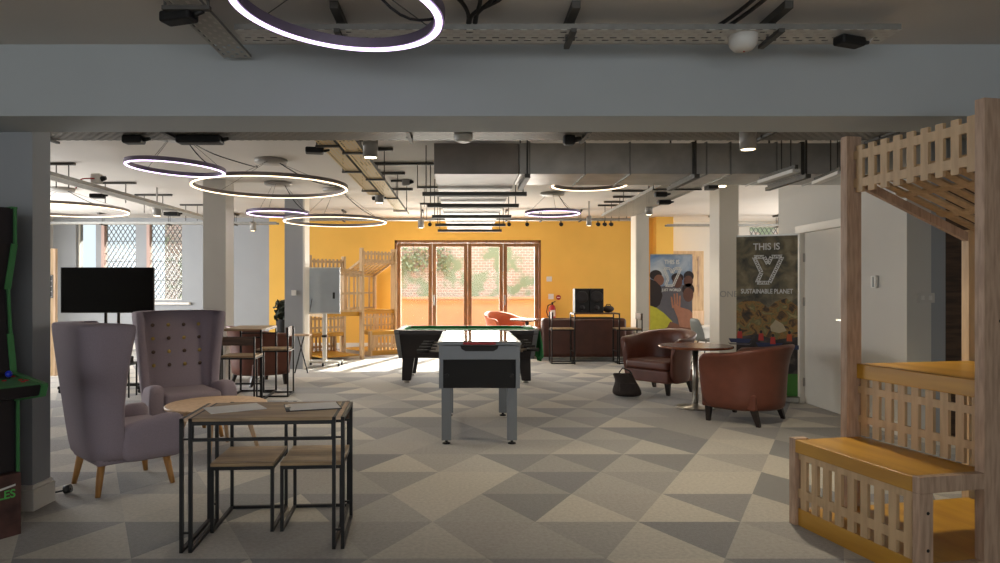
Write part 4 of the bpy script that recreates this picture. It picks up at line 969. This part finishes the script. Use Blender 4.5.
downlight('grey pendant downlight under the wide right tray', 649, 215, 205, 7, 2.5, e=40)
# ceiling track spot at right column
t = thing('track_spot', 'black box spotlight with a bright lens before the right column', 'lamp', P(711.5, 187, 9.3))
MB().box(-.07,.07,-.09,.09,-.035,.055).build('body', M['blackp'], t, bevel=.005); MB().box(.08,.18,-.05,.02,-.0,.012).build('lens', M['lamp_on'], t); MB().box(.07,.19,-.06,.03,.012,.03).build('bracket', M['blackp'], t); MB().cyl((0,0,.05),(0,0,ZB-P(711.5,187,9.3).z),.01).build('stem', M['black'], t)
# small black spots along the back services
for i, px in enumerate((430, 509, 527, 561, 598, 604.5, 611)):
    p = P(px, 222, 13.85); t = thing('track_spot', '%s small black spotlight on the tray before the yellow wall' % ('first second third fourth fifth sixth seventh'.split()[i]+' from the left:')[:-1], 'lamp', (p.x, p.y, 2.66))
    MB().cyl((0,-.05,-.0),(0,.07,.02),.04,.032,n=16).build('head', M['blackp'], t); MB().box(-.01,.01,0,.02,.02,.085).build('arm', M['black'], t)
# heat detectors / domes
t = thing('smoke_detector', 'white domed detector under the tray in front of the beam', 'detector', (P(743,45,3.36).x, 3.36, 2.60))
MB().lathe([(.01,-.075),(.045,-.07),(.062,-.05),(.068,-.03),(.07,-.0)], n=28).build('dome', M['white'], t); MB().cyl((.005,0,-.078),(.005,0,-.07),.005).build('indicator', M['red'], t)
t = thing('smoke_detector', 'white detector hanging above the near end of the long duct', 'detector', (P(463.5,140,5.1).x, 5.15, 2.52))
MB().lathe([(.04,-.06),(.065,-.045),(.07,-.02),(.07,0)], n=28).build('dome', M['white'], t)
# plugs and boxes on the trays
def blackplug(label, p, sx, sy, sz, rz=0, cord=None, m='blackp'):
    t = thing('connector_box', label, 'connector', p, rz)
    MB().box(-sx/2,sx/2,-sy/2,sy/2,0,sz).build('body', M[m], t, bevel=min(sx,sy,sz)*.25, seg=3)
    MB().cyl((sx/2-.01,0,sz/2),(sx/2+.05,0,sz/2+.01),sz*.3,sz*.2,n=12).build('gland', M['cable'], t)
    if cord: MB().tube(cord, .006).build('cord', M['cablew'], t)
blackplug('black connector on the right end of the front tray', (P(850,40,3.34).x, 3.345, 2.545), .15, .07, .045, .35, [(.12,0,.03),(.17,.0,.07),(.2,.0,.09)])
blackplug('black connector at the top left on the tray by the big ring', (-1.27, 3.05, 2.545), .16, .08, .05, -.3)
blackplug('black connector on the left lit tray', (-1.30, 6.0, 2.545), .16, .12, .05, .2)
blackplug('black connector behind the beam right of the duct end', (P(569,139,5.2).x, 5.2, 2.45), .09, .08, .08)
blackplug('cluster box on the cross tray at far left', (P(140,137,5.3).x, 5.2, 2.46), .15, .1, .06)
blackplug('wider cluster box on the cross tray above the violet ring', (P(205,138,5.3).x, 5.2, 2.46), .34, .12, .06)
blackplug('black box on the narrow left tray', (-4.62, 8.62, 2.50), .16, .12, .055)
blackplug('grey junction box with red cable at upper left', (-4.62, 8.6, 2.68), .13, .1, .13, m='white')
blackplug('black box under the wide right tray, near one', (2.60, 8.9, 2.555), .16, .10, .06)
blackplug('black box under the wide right tray, farther one', (2.88, 9.7, 2.555), .18, .12, .06)
blackplug('black box on the stand near the second left column', (P(172,213,10.7).x, 10.7, 2.50), .22, .14, .06)
blackplug('black box on the end of the twin trays', (-1.14, 9.15, 2.545), .14, .08, .05)
blackplug('grey junction box on the short strut left of the duct', (P(406,181,8.9).x, 8.9, 2.70), .10, .08, .09, m='grey_lamp')
# cables
def cable(label, pts, r=.008, m='cable'):
    P_ = [Vector(p) for p in pts]; out = []
    for i in range(len(P_)-1):
        a = P_[max(i-1,0)]; b = P_[i]; c = P_[i+1]; d_ = P_[min(i+2,len(P_)-1)]
        for k in range(6):
            s = k/6; out.append(.5*((2*b)+(-a+c)*s+(2*a-5*b+4*c-d_)*s*s+(-a+3*b-3*c+d_)*s**3))
    out.append(P_[-1]); return tag(MB().tube(out, r).build('cable', M[m]), label, 'cable')
for i, (dx, lb) in enumerate(((0,'leftmost'), (.10,'second'), (.16,'third'), (.20,'rightmost'))):
    x = (462-VX)*3.4/F+dx
    cable('%s black cable dropping from the near ceiling into the front tray by the middle' % lb, [(x-.10, 3.05, ZF-.02), (x-.02, 3.12, ZF-.015), (x+.03-.06*i, 3.22, ZF-.05), (x+.02-.06*i, 3.36, 2.62)], .010)
for i, (dx, lb) in enumerate(((0,'left'), (.05,'right'))):
    x = (738-VX)*3.3/F+dx
    cable('%s of two black cables curving into the front tray near the detector' % lb, [(x, 2.9, ZF-.02), (x-.01, 3.1, ZF-.03), (x-.06, 3.25, ZF-.055), (x-.13, 3.36, 2.615)], .010)
for k, z_ in enumerate((.0, .015, .03)):
    cable(['lowest','middle','highest'][k]+' of the bunched cables lying along the cross tray behind the beam', [(-4.3, 5.12+.04*k, 2.538), (-2, 5.14+.04*k, 2.538), (0, 5.10+.06*k, 2.538), (2, 5.13+.05*k, 2.538), (3.9, 5.10+.06*k, 2.538)], .013)
cable('thin cable drooping beside the violet ring light', [(P(186,146,5.3).x, 5.3, 2.52), (-2.15, 5.9, 2.52), (-1.95, 6.4, 2.5), (-2.42+.3, 7.0, 2.62)], .005)
cable('red cable looping above the narrow left tray', [(-4.62, 8.55, 2.74), (-4.76, 8.5, 2.72), (-4.80, 8.45, 2.60)], .008, 'red')
# red-brown orange-less pipes along right above duct
t = thing('service_pipes', 'bundle of dark pipes above the cross duct at upper right', 'pipe', (0,0,0))
for k in range(4): MB().cyl((1.8, 5.72+.11*k, 2.86-.015*(k % 2)), (4.02, 5.72+.11*k, 2.88), .03, n=12).build('pipe', M['strut'], t)
t = thing('pipe_run', 'thin pipe along the ceiling left of the near downlight', 'pipe', (0,0,0))
MB().cyl((-4.4, 5.75, 2.66), (-1.1, 5.75, 2.66), .008, n=10).build('pipe', M['strut'], t)
for x in (-4,-3,-2): MB().cyl((x,5.75,2.66),(x,5.75,ZB),.006,n=8).build('drop_rod', M['strut'], t)
